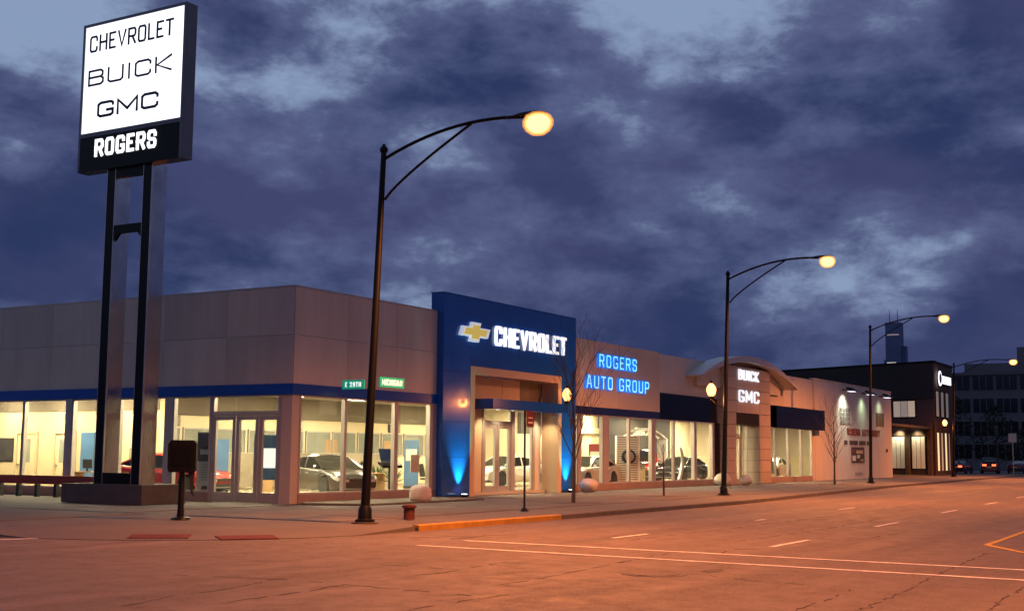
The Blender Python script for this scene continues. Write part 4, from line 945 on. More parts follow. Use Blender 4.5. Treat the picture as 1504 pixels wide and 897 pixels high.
make_car('parked_truck', 'red pickup truck behind the slatted display tower', 'truck', (39.3, 5.9, ZF), R(203), 'p_red', 'pickup', plate=False)
make_car('parked_car', 'dark car behind the curved chrome display near the arch', 'car', (38.4, 3.0, ZF), R(180), 'p_black', 'sedan', plate=False)
make_car('parked_car', 'silver car behind the windows under the black awning', 'car', (53.9, 2.9, ZF), R(183), 'p_white', 'sedan', plate=False)
# slatted tower with a mounted wheel
t = thing('display_tower', 'white slatted display tower with an alloy wheel mounted on it', 'display', (27.5, 1.25, ZF), R(-48))
m = MB(); m.box(-.62, -.55, -.1, .1, 0, 2.5); m.box(.55, .62, -.1, .1, 0, 2.5); m.box(-.55, .55, -.1, .1, 2.44, 2.5); m.build('frame', 'int_ceil', t, world=False); MB().box(-.55, .55, .06, .1, 0, 2.44).build('back_panel', 'partition', t, world=False)
for k in range(20): MB().box(-.55, .55, -.09, -.04, .08+k*.118, .15+k*.118).build('slat', 'int_ceil', t, world=False)
wh = MB().tube([(0, -.12, 1.45), (0, -.32, 1.45)], [.36, .36], 24).build('tyre', 'rubber', t, world=False)
m = MB(); m.tube([(0, -.325, 1.45), (0, -.30, 1.45)], [.25, .22], 20)
for q in range(6): an = q*math.pi/3; m.prism([(.24*math.cos(an-.12), -.325, 1.45+.24*math.sin(an-.12)), (.24*math.cos(an+.12), -.325, 1.45+.24*math.sin(an+.12)), (0.03, -.325, 1.45), (-.03, -.325, 1.45)], (0, -.03, 0))
m.build('rim', 'rim', t, world=False)
MB().box(-.9, .9, -.6, .5, 0, .14).build('plinth', 'int_ceil', t, world=False)
# curved chrome display and white arch inside
t = thing('curved_display', 'tall curved chrome strip standing on a display base by the window', 'display', (34.2, 1.3, ZF), R(-30))
pts = [(.25*math.sin(k/10*2.6), 0, .2+1.75*k/10) for k in range(11)]
m = MB(); m.tube(pts, [.10, .10, .11, .12, .12, .12, .11, .10, .09, .08, .06], 8); m.build('strip', 'rim', t, world=False, smooth=True); MB().lathe((0, 0, 0), [(.4, 0), (.4, .12), (.32, .2), (.0, .2)], 18).build('base', 'trim', t, world=False)
t = thing('display_arch', 'white arched truss hanging before the dark showroom wall', 'display', (38.6, 5.4, 0))
m = MB()
for y in (-.25, .25): m.tube([(-2.6+5.2*k/16, y, 2.65+.55*math.sin(math.pi*k/16)) for k in range(17)], .07, 6)
for k in range(1, 16, 2): z = 2.65+.55*math.sin(math.pi*k/16); m.tube([(-2.6+5.2*k/16, -.25, z), (-2.6+5.2*(k+1)/16, .25, 2.65+.55*math.sin(math.pi*(k+1)/16))], .03, 5)
m.build('truss', 'int_ceil', t, world=False)
for x in (-2.6, 2.6): MB().box(x-.12, x+.12, -.3, .3, ZF, 2.66).build('leg', 'int_ceil', t, world=False)
sg = wthing('wall_sign', 'pale BUICK lettering on the dark wall inside the showroom', 'sign', (44, 7.95, 3.0))
word('BUICK', (42.6, 7.955, 2.9), RX, UZ, NY, 2.4, .5, .10, .05, 'letter', 'int_ceil', sg)
# interior round columns
for x, y, lab in ((32.2, 5.8, 'round cream column behind the white sedan'),):
    o = MB().lathe((x, y, ZF), [(.42, 0), (.42, 2.6), (.62, 2.7), (.62, 2.95), (.42, 3.0), (.42, 3.93)], 20).build('interior_column', 'int_wall', None, smooth=True); tag(o, lab, 'column')
# notice taped in the right hand window
t = MB().box(6.9, 7.45, .18, .2, .95, 1.6).build('window_notice', 'poster'); tag(t, 'white printed notice in the corner window beside the kiosk', 'notice')

# ================================================================== PYLON SIGN
px = -3.0      # front plane of the posts
ps = wthing('pylon_sign', 'tall twin post pylon sign with lit white face and black name panel', 'sign', (-2.8, 4.6, 0))
def pp(mb, name, mat, **k): return mb.build(name, mat, ps, **k)
c = .05
m = MB(); m.prism([(-3.45, 2.95, 0), (-1.6, 2.95, 0), (-1.6, 6.6, 0), (-3.45, 6.6, 0)], (0, 0, .6)); pp(m, 'plinth', 'plinth')
POST = ((5.60, 5.26), (3.92, 3.58))
for a, b in POST:
    m = MB(); m.box(px+.06, px+.66, b, a, .6, 10.9); post = pp(m, 'post', 'chrome')
    m = MB(); m.box(px, px+.06, b-.012, a+.012, .6, 10.9); sub(post, m, 'front_plate', 'signblack', ps)
    for yy in (b-.03, a+.012):
        m = MB(); m.box(px-.01, px+.05, yy, yy+.018, .6, 10.88); sub(post, m, 'edge_trim', 'rim', ps)
for z0, z1 in ((.6, .95), (8.70, 8.97), (10.55, 10.88)):
    m = MB(); m.box(px+.004, px+.16, 3.945, 5.235, z0, z1); pp(m, 'crossbar', 'signblack')
for y0, s_ in ((5.235, -1), (3.945, 1)):
    m = MB(); m.prism([(px+.02, y0, 8.45), (px+.02, y0+s_*.22, 8.70), (px+.02, y0, 8.70)], (.12, 0, 0)); pp(m, 'gusset', 'signblack')
SY0, SY1, SZ0, SZ1 = 2.18, 6.98, 10.88, 15.98
m = MB(); m.box(px-.08, px+.36, SY0, SY1, SZ0, SZ1); cab = pp(m, 'cabinet', 'signside')
m = MB(); m.box(px-.13, px-.083, SY0+.0, SY0+.10, SZ0, SZ1); m.box(px-.13, px-.083, SY1-.10, SY1, SZ0, SZ1); m.box(px-.13, px-.083, SY0+.10, SY1-.10, SZ1-.1, SZ1); m.box(px-.13, px-.083, SY0+.1, SY1-.1, 12.05, 12.19); pp(m, 'face_frame', 'signside')
m = MB(); m.box(px-.10, px-.082, SY0+.1, SY1-.1, 12.19, SZ1-.1); pp(m, 'lit_face', 'signface')
m = MB(); m.box(px-.12, px-.082, SY0+.1, SY1-.1, SZ0, 12.05); pp(m, 'name_panel', 'signblack')
def pword(text, y, z, tot, h, t_, mat, gapf=.25, dep=.02, off=.101): word(text, (px-off, y, z), LX, UZ, NX, tot, h, t_, dep, 'letter', mat, ps, gapf=gapf)
pword('CHEVROLET', 6.66, 14.97, 3.92, .58, .075, 'sign_navy', .22)
pword('BUICK', 6.66, 13.80, 3.9, .56, .075, 'sign_navy', .24)
pword('GMC', 6.15, 12.66, 2.85, .55, .095, 'sign_navy', .18)
pword('ROGERS', 6.15, 11.33, 2.85, .60, .105, 'letter_white', .26, .03, .121)

# ================================================================== STREET LAMPS
SOD = (1.0, .275, .055)
def street_lamp(label, base, top, bulb, energy=9000., head=1.0, group='cobra head street lamps along the avenue'):
    B = Vector(base); t = wthing('street_lamp', label, 'street lamp', base, group)
    T = Vector((B.x, top[0], top[1])); H = Vector((B.x, bulb[0], bulb[1])); s_ = -1 if H.y < T.y else 1
    m = MB(); m.tube([B+Vector((0, 0, .25)), B.lerp(T, .5), T], [.115, .092, .068], 14); m.build('pole', 'pole', t, smooth=True)
    m = MB(); m.lathe(tuple(B), [(.24, 0), (.24, .07), (.17, .10), (.165, .32), (.13, .40)], 14); m.build('base', 'pole', t, smooth=True, ang=25)
    m = MB(); m.lathe(tuple(B), [(.33, -.004), (.33, .015), (0, .016)], 14); m.build('footing', 'kerb', t)
    m = MB(); m.lathe(tuple(T-Vector((0, 0, .06))), [(.10, 0), (.10, .09), (.06, .14), (.03, .2), (0, .21)], 12); m.build('finial', 'pole', t, smooth=True)
    d = H-T; n = 14
    def curve(z0, z1, bow, x1=1.0, up=0.):
        pts = []
        for i in range(n+1):
            k = i/n; pts.append(Vector((B.x, T.y+d.y*k*x1+s_*.06*(1-k), z0+(z1-z0)*k+bow*4*k*(1-k)*.5)))
        return pts
    up = curve(T.z-.22, H.z+.10, .62)
    m = MB(); m.tube(up[:-1], .042, 8); m.build('arm', 'pole', t, smooth=True)
    j = up[8]; lo = []
    for i in range(n+1):
        k = i/n; y = T.y+s_*.06+(j.y-T.y)*k; lo.append(Vector((B.x, y, T.z-1.25+(j.z-T.z+1.22)*(k**.82))))
    m = MB(); m.tube(lo, .033, 8); m.build('brace', 'pole', t, smooth=True)
    # cobra head: tapered housing with a dropped glass refractor
    hl = .36*head; y0 = H.y-s_*.55*head; sec = [(-.1, .05), (.05, .08), (.2, .12), (.35, .13), (.6, .11), (.75, .06), (.8, .02)]
    vs = []; nn = 12
    for a, rd in sec:
        for q in range(nn):
            an = 2*math.pi*q/nn; vs.append((B.x+rd*head*1.05*math.cos(an), y0+s_*a*head, H.z+.17*head+rd*.55*head*max(-.25, math.sin(an))))
    fs = [(i*nn+q, i*nn+(q+1) % nn, (i+1)*nn+(q+1) % nn, (i+1)*nn+q) for i in range(len(sec)-1) for q in range(nn)]+[tuple(range(nn)), tuple((len(sec)-1)*nn+q for q in range(nn))]
    MB().add(vs, fs).build('lamp_head', 'pole', t, smooth=True)
    bw_ = MB(); prof = [(.16, .16), (.25, .10), (.30, .0), (.295, -.11), (.24, -.22), (.14, -.30), (0, -.325)]
    vs = []
    for rd, z in prof:
        for q in range(16): an = 2*math.pi*q/16; vs.append((B.x+rd*head*.95*math.cos(an), H.y+s_*.06+rd*head*1.15*math.sin(an), H.z+z*head+.02))
    bw_.add(vs, [(i*16+q, i*16+(q+1) % 16, (i+1)*16+(q+1) % 16, (i+1)*16+q) for i in range(len(prof)-1) for q in range(16)]+[tuple(range(16))])
    bw_.build('refractor', 'lens_glass', t, smooth=True)
    for k_, nm, mt in ((.88, 'diffuser', 'lens_glow_shell'), (.74, 'lamp_bulb', 'lens')):  # nested shells added to paint a soft glow, white core to orange rim
        v2 = [(B.x+(q[0]-B.x)*k_, H.y+s_*.06+(q[1]-H.y-s_*.06)*k_, H.z-.05*head+(q[2]-H.z+.05*head)*k_) for q in vs]
        MB().add(v2, bw_.f).build(nm, mt, t, smooth=True)
    lp = lamp('sodium_light', 'SPOT', tuple(Vector((B.x, H.y+s_*.06, H.z-.50*head))-B), energy, SOD, t, .18, R(165), .6, (0, s_*.06, -1))
    return t
street_lamp('nearest street lamp on the corner, beside the yellow kerb, carrying green street signs', (-6.99, -8.34, 0), (-8.68, 9.02), (-12.96, 9.17), 10500, 1.08)
street_lamp('street lamp with a globe lantern in front of the arched entrance', (19.31, -7.13, 0), (-7.43, 9.37), (-11.69, 9.63), 11000)
street_lamp('street lamp in front of the pale stucco wall', (50.31, -4.97, 0), (-5.17, 9.99), (-9.74, 10.34), 12000)
street_lamp('farthest visible street lamp, past the dark brick building', (82.95, -3.36, 0), (-3.67, 9.72), (-8.49, 9.81), 11000)
# opposite-kerb lamps out of view; the side-street one is added for its light
street_lamp('street lamp on the opposite side of the avenue, by the camera corner', (-17.0, -33.0, -.13), (-32.7, 9.3), (-27.6, 9.5), 8300)
street_lamp('street lamp on the opposite side of the avenue, further up', (30.0, -31.0, -.13), (-30.7, 9.3), (-26.3, 9.5), 9500)
street_lamp('unseen street lamp added behind the camera for its light', (-36.0, -22.0, -.13), (-21.7, 9.3), (-17.5, 9.5), 5000)

def acorn(label, base_xy, z, ypole, energy=250., wall=False):
    x, y = base_xy; t = wthing('globe_lantern', label, 'lantern', (x, y, z), 'acorn globe lanterns')
    m = MB(); m.lathe((x, y, z), [(.09, -.02), (.16, .08), (.21, .22), (.20, .34), (.13, .46), (.05, .54)], 16); m.build('globe', 'lens_s', t, smooth=True)
    m = MB(); m.lathe((x, y, z+.53), [(.07, 0), (.06, .06), (.02, .12), (0, .18)], 10); m.build('finial', 'pole', t)
    m = MB(); m.lathe((x, y, z-.18), [(.05, 0), (.11, .04), (.12, .14), (.14, .16)], 12)
    n = 8
    m.tube([(x, y+(ypole-y)*k/n, z-.16-.35*math.sin(math.pi*k/n/2)) for k in range(n+1)], .025, 6); m.build('bracket', 'pole', t)
    lamp('lantern_light', 'POINT', (0, 0, -.12 if not wall else .25), energy, SOD, t, .22)
acorn('glowing orange globe lantern on the lamp post before the arched entrance', (19.31, -6.62), 4.18, -7.22, 300)
acorn('glowing orange globe lantern on the far lamp post by the brick building', (82.95, -2.75), 4.4, -3.45, 300)
# lantern beside the tower portal
acorn('glowing orange wall lantern at the upper right corner of the blue tower portal', (17.25, -.75), 3.98, -.31, 420, True)

# street name plates on the nearest lamp post
def plate(label, cx, rvec, nvec, text, w, h, z, org):
    t = wthing('street_sign', label, 'street sign', (org[0], org[1], z))
    r_, n_ = Vector(rvec), Vector(nvec); o = Vector((org[0], org[1], z)); P = [o, o+r_*w, o+r_*w+Vector((0, 0, h)), o+Vector((0, 0, h))]
    MB().prism([tuple(q) for q in P], tuple(n_*.03)).build('plate', 'green_sign_glow', t)
    word(text, o+r_*.09+Vector((0, 0, .05))+n_*.031, rvec, UZ, nvec, w-.18, h-.1, .026, .004, 'letter', 'sign_white_glow', t, gapf=.3)
    return t
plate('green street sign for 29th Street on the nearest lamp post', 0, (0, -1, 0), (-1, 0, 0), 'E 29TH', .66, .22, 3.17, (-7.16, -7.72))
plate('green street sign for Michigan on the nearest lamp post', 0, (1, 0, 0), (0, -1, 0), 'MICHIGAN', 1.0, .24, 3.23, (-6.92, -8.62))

# no-parking sign pole
t = wthing('sign_pole', 'thin black pole with a small red sign in front of the tower doors', 'sign pole', (.91, -8.14, 0))
m = MB(); m.tube([(.91, -8.14, 0), (.91, -8.14, 2.95)], .032, 8); m.build('pole', 'pole', t); m = MB(); m.lathe((.91, -8.14, 0), [(.15, 0), (.12, .03), (.05, .1)], 10); m.build('foot', 'pole', t)
m = MB(); m.box(.88, .89, -8.52, -8.16, 2.42, 2.92) if False else m.box(.925, 1.33, -8.20, -8.185, 2.44, 2.92); sp = m.build('sign_plate', 'red_sign', t)
m = MB(); m.box(1.0, 1.26, -8.207, -8.201, 2.55, 2.60); m.box(1.0, 1.26, -8.207, -8.201, 2.70, 2.73); sub(sp, m, 'print', 'poster', t)

# curbside box on a post
t = wthing('pedestal_box', 'dark rounded box on a slim black post in front of the side street doors', 'box', (-8.64, -3.96, 0))
m = MB(); m.lathe((-8.64, -3.96, 0), [(.24, 0), (.22, .04), (.09, .07), (.075, .3), (.07, 1.2)], 14); m.build('post', 'pole', t, smooth=True, ang=30)
prof = [(-.33, 1.14), (.33, 1.14), (.37, 1.22), (.37, 1.82), (.30, 1.92), (-.30, 1.92), (-.37, 1.82), (-.37, 1.22)]
d_ = Vector((.62, -.78, 0)); nrm = Vector((.78, .62, 0))
P = [tuple(Vector((-8.64, -3.96, 0))+d_*a*.92+Vector((0, 0, z))-nrm*.17) for a, z in prof]
m = MB(); m.prism(P, tuple(nrm*.34)); bxo = m.build('housing', 'dark', t)
m = MB(); P = [tuple(Vector((-8.64, -3.96, 0))+d_*a+Vector((0, 0, z))-nrm*.176) for a, z in [(-.22, 1.3), (.22, 1.3), (.22, 1.75), (-.22, 1.75)]]; m.prism(P, tuple(-nrm*.012)); sub(bxo, m, 'door', 'signblack', t)
m = MB(); P = [Vector((-8.64, -3.96, 0))+d_*a+Vector((0, 0, z))+nrm*.05 for a, z in [(.14, 1.14), (.30, 1.14), (.26, .72), (.32, .52), (.22, .62)]]; m.prism([tuple(q) for q in P], tuple(nrm*.02)); sub(bxo, m, 'torn_flap', 'trim', t)
# squat red stub
t = wthing('hydrant_stub', 'squat rusty red stub with a flared cap on the corner sidewalk', 'hydrant', (-5.03, -8.24, 0))
m = MB(); m.lathe((-5.03, -8.24, 0), [(.15, 0), (.14, .04), (.14, .27)], 14); m.build('barrel', 'fire_red', t, smooth=True); m = MB(); m.lathe((-5.03, -8.24, .27), [(.14, 0), (.19, .03), (.19, .07), (.12, .09), (.10, .10), (0, .105)], 14); m.build('cap', 'fire_red', t, smooth=True, ang=30)
# pale boulders along the facade
def boulder(label, x, y, rd, seed):
    rn = random.Random(seed); bm = bmesh.new(); bmesh.ops.create_icosphere(bm, subdivisions=3, radius=1)
    ph = [rn.uniform(0, 6) for _ in range(6)]
    for v in bm.verts:
        q = v.co; k = 1+.07*math.sin(3*q.x+ph[0])+.06*math.sin(4*q.y+ph[1])+.05*math.sin(5*q.z+ph[2])+.03*math.sin(9*q.x+7*q.y+ph[3])
        v.co = Vector((q.x*rd*k, q.y*rd*k, (q.z*.86*k+.74)*rd)); v.co.z = max(v.co.z, -.01)
    me = bpy.data.meshes.new('boulder'); bm.to_mesh(me); bm.free(); me.materials.append(MT['boulder'])
    for p_ in me.polygons: p_.use_smooth = True
    o = bpy.data.objects.new('boulder', me); col.objects.link(o); o.location = (x, y, 0); tag(o, label, 'boulder', 'pale round boulders by the facade')
boulder('pale round boulder in the bed at the foot of the blue tower', 4.1, -2.2, .37, 1)
boulder('pale round boulder at the right foot of the blue tower', 18.9, -.95, .40, 2)
boulder('pale round boulder before the black column by the arch', 35.0, -.95, .44, 3)
boulder('small pale boulder at the foot of the arched entrance', 37.9, -1.2, .34, 4)
# guard rail
t = wthing('guard_rail', 'low red rail on short posts before the side street windows', 'railing', (-1.0, 8.2, 0))
m = MB(); m.box(-1.10, -1.02, 7.6, 22, .46, .76); m.build('rail', 'wood', t)
for k in range(10):
    m = MB(); m.box(-1.0, -.86, 7.8+k*1.0, 7.95+k*1.0, 0, .62); m.build('post', 'trim', t)
# uplights
for x, lab in ((9.35, 'ground uplight washing the left pier of the blue tower'), (17.95, 'ground uplight washing the right pier of the blue tower')):
    t = wthing('uplight', lab, 'uplight', (x, -.60, 0), 'blue uplights at the tower')
    m = MB(); m.lathe((x, -.60, 0), [(.13, 0), (.15, .08), (.15, .12)], 14); m.build('housing', 'dark', t); m = MB(); m.lathe((x, -.60, .121), [(.12, 0), (.1, .012), (0, .016)], 14); m.build('lens', 'uplens', t)
    lamp('uplight_beam', 'SPOT', (0, .0, .17), 950, (.10, .95, .80), t, .05, R(62), .95, (0, .16, 1))
# wall lamps
def wall_lamp(label, x, z, energy, colr, y=-.05, nrm=(0, -1), grp='hooded wall lamps on the pale stucco wall'):
    t = wthing('wall_lamp', label, 'wall lamp', (x, y, z), grp)
    m = MB(); m.tube([(x, y, z+.1), (x, y-.5, z+.16)], .04, 6); m.build('arm', 'dark', t)
    m = MB(); m.prism([(x-.75, y-1.0, z-.02), (x+.75, y-1.0, z-.02), (x+.75, y-.35, z-.02), (x-.75, y-.35, z-.02)], (0, 0, .04)); m.prism([(x-.75, y-1.0, z+.02), (x+.75, y-1.0, z+.02), (x+.55, y-.6, z+.28), (x-.55, y-.6, z+.28)][::1], (0, .25, 0)); m.build('hood', 'dark', t)
    m = MB(); m.box(x-.45, x+.45, y-.9, y-.5, z-.05, z-.022); m.build('lens', 'wall_lens', t)
    lamp('wall_lamp_light', 'SPOT', (0, -.75, -.15), energy, colr, t, .35, R(125), 1.0, (0, .42, -1))
wall_lamp('hooded wall lamp nearest the awning on the pale stucco wall', 61.4, 6.45, 900, (.95, .95, .75)); wall_lamp('middle hooded wall lamp on the pale stucco wall', 66.5, 6.43, 170, (.72, 1, .62)); wall_lamp('hooded wall lamp nearest the dark brick building', 71.5, 6.41, 120, (.75, 1, .62))

# ---- bare street trees
def bare_tree(name, label, x, y, h, rad, nb, spread, seed, z0=.0, levels=3):
    rn = random.Random(seed); t = wthing(name, label, 'tree', (x, y, z0))
    tr = MB(); pts = []; rs = []
    for i in range(9): k = i/8; pts.append((x+rn.gauss(0, .015)*h*.5*k, y+rn.gauss(0, .015)*h*.5*k, z0+h*.78*k)); rs.append(rad*(1-.75*k)+.006)
    tr.tube(pts, rs, 8); tr.build('trunk', 'bark', t, smooth=True)
    br = MB()
    def grow(p, d, L, r_, lev):
        q = [p]; rr_ = [r_]
        for i in range(4):
            d = (d+Vector((rn.gauss(0, .10), rn.gauss(0, .10), rn.gauss(.06, .06)))).normalized(); q.append(q[-1]+d*L/4); rr_.append(max(.004, r_*(1-.2*(i+1))))
        br.tube(q, rr_, 5)
        if lev > 0:
            for k in range(rn.randint(2, 4)):
                i = rn.randint(1, 4); a = rn.uniform(0, 6.28); dd = (d+Vector((math.cos(a), math.sin(a), rn.uniform(.2, .8)))*.6).normalized(); grow(q[i], dd, L*rn.uniform(.5, .75), rr_[i]*.7, lev-1)
    for k in range(nb):
        f_ = .28+.70*k/nb; i = min(7, int(f_*8)); p = Vector(pts[i]).lerp(Vector(pts[i+1]), f_*8-i); a = k*2.4+rn.uniform(-.4, .4)
        grow(p, Vector((math.cos(a)*spread, math.sin(a)*spread, 1.0)).normalized(), h*rn.uniform(.26, .42)*(1.1-.4*f_), rad*.42*(1.1-f_*.6), levels-1)
    br.build('crown', 'bark', t); return t
bare_tree('bare_tree', 'slim bare street tree in front of the right pier of the blue tower', 7.49, -6.26, 5.9, .068, 15, .42, 5)
bare_tree('bare_tree', 'bare sapling in front of the pale stucco wall', 44.3, -4.43, 4.8, .06, 14, .5, 9)
bare_tree('bare_tree', 'thin bare sapling before the windows near the arch', 16.6, -5.6, 2.7, .045, 7, .25, 12, levels=2)

for x, y in ((7.49, -6.26), (44.3, -4.43), (16.6, -5.6)):
    tp_ = MB(); tp_.box(x-.75, x+.75, y-.75, y+.75, -.01, .012); struct('tree_pit', tp_, 'bed')
# ================================================================== BRICK BUILDING BEYOND
bb = wthing('brick_building', 'dark two storey brick building with lit shop windows and a lit sign', 'building', (91.5, 0, 0))
A = Vector((91.5, 0)); Bk = Vector((98.7, 16.7)); d_ = (Bk-A).normalized(); A2 = A+d_*46; E1 = Vector((100.0, 0.0)); E2 = E1+d_*46
def P3(q, z): return (q.x, q.y, z)
m = MB(); m.prism([P3(A, 0), P3(E1, 0), P3(E2, 0), P3(A2, 0)], (0, 0, 10.55)); m.build('wall', 'brick', bb)
n_ = Vector((d_.y, -d_.x)); n_ = n_ if n_.x < 0 else -n_
def side(m, a0, a1, z0, z1, o0, o1):      # box on the angled side wall
    P = [A+d_*a0+n_*o0, A+d_*a0+n_*o1, A+d_*a1+n_*o1, A+d_*a1+n_*o0]; m.prism([P3(q, z0) for q in P], (0, 0, z1-z0)); return m
side(MB(), -.1, 46, 10.55, 10.75, -.3, .08).build('coping', 'dark', bb); MB().box(91.4, 100.05, -.08, .3, 10.55, 10.75).build('coping', 'dark', bb)
side(MB(), -.05, 46, 7.2, 10.4, .002, .12).build('dark_cladding', 'brown_clad', bb)
for a0, a1, z0, z1 in ((1.0, 2.7, .5, 3.7), (3.3, 5.0, .5, 3.7), (2.0, 4.7, 5.4, 7.1), (4.9, 7.6, 5.4, 7.1)):
    w = side(MB(), a0, a1, z0, z1, .005, .06).build('window', 'dark', bb)
    for q in range(3):
        b0 = a0+.1+(a1-a0-.2)*q/3; b1 = a0+.1+(a1-a0-.2)*(q+1)/3-.06
        sub(w, side(MB(), b0, b1, z0+.1, z1-.1, .055, .075), 'pane', em('lit window', (1, .72, .38), ((.30, .16, .24)[q] if z0 > 4 else (.05, .03, .08)[q]), sample=False), bb)
for a in (.5, 3.0, 5.4): side(MB(), a-.22, a+.22, 0, 4.9, .002, .22).build('pier', 'brick', bb)
for x0, x1, z0, z1, s_ in ((91.9, 93.0, .3, 4.1, .9), (93.6, 94.6, .3, 4.1, .25), (95.2, 96.3, .3, 4.1, .9), (96.9, 97.6, .3, 4.1, .2), (92.1, 93.3, 5.4, 8.0, .10), (94.2, 95.4, 5.4, 8.0, .08), (96.3, 97.5, 5.4, 8.0, .08)):
    w = MB().box(x0, x1, -.06, .0, z0, z1).build('window', 'dark', bb)
    o = MB().box(x0+.12, x1-.12, -.075, -.055, z0+.12, z1-.12); sub(w, o, 'pane', em('lit shop window', (1, .76, .36), s_, sample=False), bb)
for x in (91.6, 93.3, 94.9, 96.6, 98.2):
    MB().box(x-.18, x+.18, -.16, .0, 0, 5.0).build('pier', 'brick', bb)
sgn = MB().box(93.2, 98.2, -.22, -.0, 8.6, 9.6).build('sign_box', 'dark', bb)
sub(sgn, MB().box(93.9, 98.1, -.26, -.221, 8.7, 9.45), 'sign_face', 'signface', bb)
m = MB(); m.tube([(93.2, -.24, 9.15), (93.2, -.3, 9.15)], .72, 20); sub(sgn, m, 'sign_disc', 'signface', bb); m = MB(); m.tube([(93.2, -.3, 9.15), (93.2, -.32, 9.15)], [.5, .5], 20); sub(sgn, m, 'sign_ring', 'alum', bb)
for k, (a, e_) in enumerate(((1.9, 60), (3.9, 60))):
    p = A+d_*a+n_*.5; t = wthing('wall_lamp', ('small wall lamp on the brick building, nearer the street corner', 'small wall lamp on the brick building, nearer the stucco wall')[k], 'wall lamp', (p.x, p.y, 4.4), 'small lamps on the brick building')
    m = MB(); m.lathe((p.x, p.y, 4.4), [(.5, 0), (.5, .06), (.2, .25), (0, .27)], 12); m.build('hood', 'dark', t); m = MB(); m.lathe((p.x, p.y, 4.36), [(.4, 0), (.4, .035)], 12); m.build('lens', 'wall_lens', t)
    m = MB(); m.tube([(p.x, p.y, 4.6), (p.x-n_.x*.5, p.y-n_.y*.5, 4.6)], .03, 5); m.build('arm', 'dark', t)
    lamp('brick_light', 'SPOT', (0, 0, -.1), 400, (1, .85, .45), t, .15, R(120), .7, (-n_.x*.4, -n_.y*.4, -1))
# ---- unseen building added across the avenue for its reflections in the posts and glass
op = wthing('brick_building', 'unseen brick building added across the avenue for its reflections', 'building', (40, -40, 0))
MB().box(-4, 70, -60, -40, -.15, 11.5).build('wall', 'brick', op); MB().box(-4.2, 70.2, -60, -39.8, 11.5, 11.9).build('cornice', 'panel_c', op)
for fl in range(3):
    for k in range(18):
        x = -2+k*4; o = MB().box(x, x+2.2, -40.05, -39.9, .9+fl*3.6, 3.1+fl*3.6).build('window', 'panel_c', op)
        sub(o, MB().box(x+.15, x+2.05, -39.92, -39.88, 1.05+fl*3.6, 2.95+fl*3.6), 'pane', 'office_lit' if (k*7+fl*5) % 4 == 0 else 'office_win', op)
# ---- office block
ob = wthing('office_building', 'dim grey concrete office block with rows of dark windows', 'building', (150, 0, 0))
m = MB(); m.box(150, 190, -26, 11.2, 0, 13.2); m.box(152, 190, -24, 9, 13.2, 14.6); m.build('wall', 'office', ob)
for fl in range(4):
    z0 = 1.6+fl*3.1
    for k in range(12):
        y1 = 10.6-k*3.05; o = MB().box(149.9, 150.05, y1-2.6, y1, z0, z0+1.85).build('window', 'office_win', ob)
        for q in range(1, 3): sub(o, MB().box(149.86, 149.9, y1-2.6*q/3-.04, y1-2.6*q/3+.04, z0, z0+1.85), 'mullion', 'office', ob)
MB().box(149.8, 190, -26.2, 11.4, 12.9, 13.25).build('cornice', 'office', ob)
m = MB(); m.box(158, 164, -2, 3, 14.6, 17.2); m.build('plant_room', 'office', ob)
# ---- far tower
st = wthing('skyscraper', 'dark stepped skyscraper far off above the brick building', 'building', (1424, 330, 0))
def tw(cx, cyy, w_, z): return MB().box(cx-w_/2, cx+w_/2, cyy-w_/2, cyy+w_/2, 0, z)
tw(1430, 335, 16.5, 154).build('tower_shaft', 'tower', st); tw(1432, 326.5, 9, 127).build('tower_shaft', 'tower', st); tw(1436, 340, 14, 112).build('tower_shaft', 'tower', st)
MB().box(1421.6, 1421.74, 328, 341, 139, 140.6).build('lit_band', em('dim lit band', (.9, .6, .5), .16, sample=False), st); MB().box(1421.6, 1421.74, 332, 342, 106.5, 108.6).build('lit_band', 'tower_lit', st)
for yy in (340, 331): MB().tube([(1430, yy, 154), (1430, yy, 170)], [.6, .2], 6).build('antenna', 'tower', st)

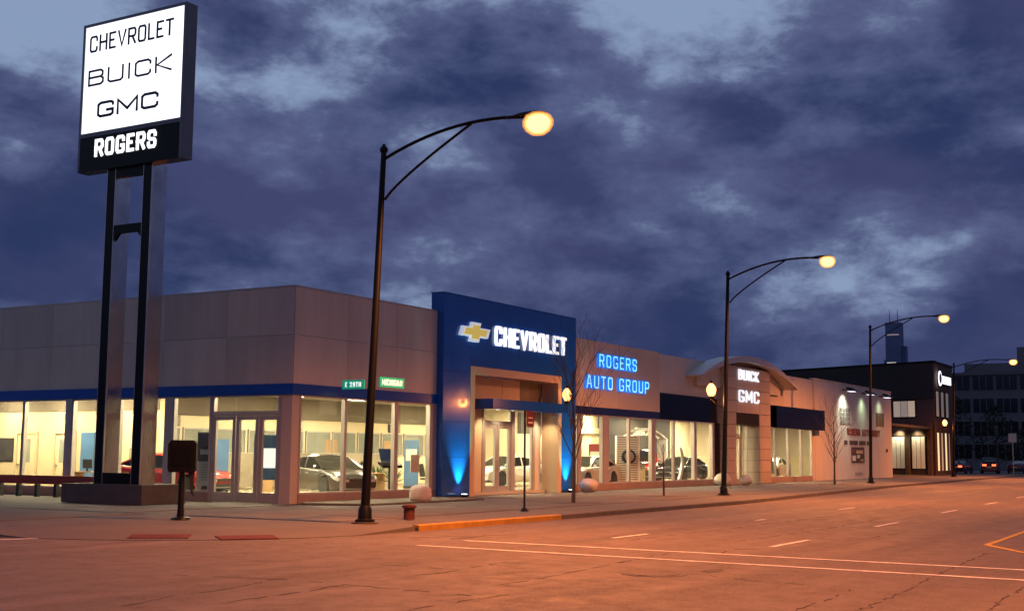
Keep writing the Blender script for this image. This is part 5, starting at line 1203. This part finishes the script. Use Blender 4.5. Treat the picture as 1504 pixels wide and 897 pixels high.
# ---- distant street edge
def bush_tree(label, x, y, h, w_, seed):
    rn = random.Random(seed); t = wthing('dark_tree', label, 'tree', (x, y, 0), 'dark trees at the end of the street')
    MB().tube([(x, y, 0), (x, y, h*.5)], [.2, .1], 8).build('trunk', 'bark', t); m = MB()
    for k in range(900):
        a = rn.uniform(0, 6.28); zz = rn.uniform(.18, 1); rd = w_*(math.sin(math.pi*min(1, zz*.9+.1))**.6)*math.sqrt(rn.random()); c_ = Vector((x+rd*math.cos(a), y+rd*math.sin(a), h*zz)); s_ = rn.uniform(.12, .3)
        e1 = Vector((rn.gauss(0, 1), rn.gauss(0, 1), rn.gauss(0, 1))).normalized()*s_; e2 = Vector((rn.gauss(0, 1), rn.gauss(0, 1), rn.gauss(0, 1))).normalized()*s_
        m.add([c_-e1, c_+e2, c_+e1], [(0, 1, 2)])
    m.build('crown', 'leafdark', t)
bush_tree('dark leafy tree right beside the brick building', 112, 2.6, 8.5, 2.6, 1); bush_tree('dark leafy tree behind the parked cars at the street end', 118, -.8, 7.4, 2.4, 2); bush_tree('low dark tree before the grey office block', 124, -3.2, 5.2, 2.4, 3)
for k, (x, y, rz, pt, sty, lab) in enumerate(((108.5, 1.2, R(0), 'p_blue', 'sedan', 'dark sedan with lit tail lights parked beyond the brick building'), (113.5, -.9, R(8), 'p_black', 'suv', 'black vehicle with lit tail lights parked before the dark trees'), (119, -2.9, R(0), 'p_blue', 'sedan', 'dark sedan parked farthest along the street end'))):
    make_car('parked_car', lab, 'car', (x, y, 0), rz, pt, sty, 'cars parked beyond the brick building', lit=k < 2)
for x, y, h, lab in ((109, -4.0, 4.2, 'pale square sign on a post at the far street end'), (116, -5.3, 3.2, 'lower pale sign on a post at the far street end')):
    t = wthing('far_sign', lab, 'sign', (x, y, 0)); MB().tube([(x, y, 0), (x, y, h)], .06, 6).build('pole', 'alum', t); MB().box(x-.06, x-.02, y-.4, y+.4, h-.9, h).build('plate', 'poster', t)
t = wthing('metal_fence', 'low dark metal fence along the far sidewalk', 'fence', (120, -5.6, 0))
MB().box(112, 150, -5.62, -5.58, .95, 1.05).build('rail', 'alum', t); MB().box(112, 150, -5.62, -5.58, .3, .36).build('rail', 'dark', t)
for k in range(14): MB().box(112+k*2.8, 112.08+k*2.8, -5.64, -5.56, 0, 1.1).build('post', 'dark', t)
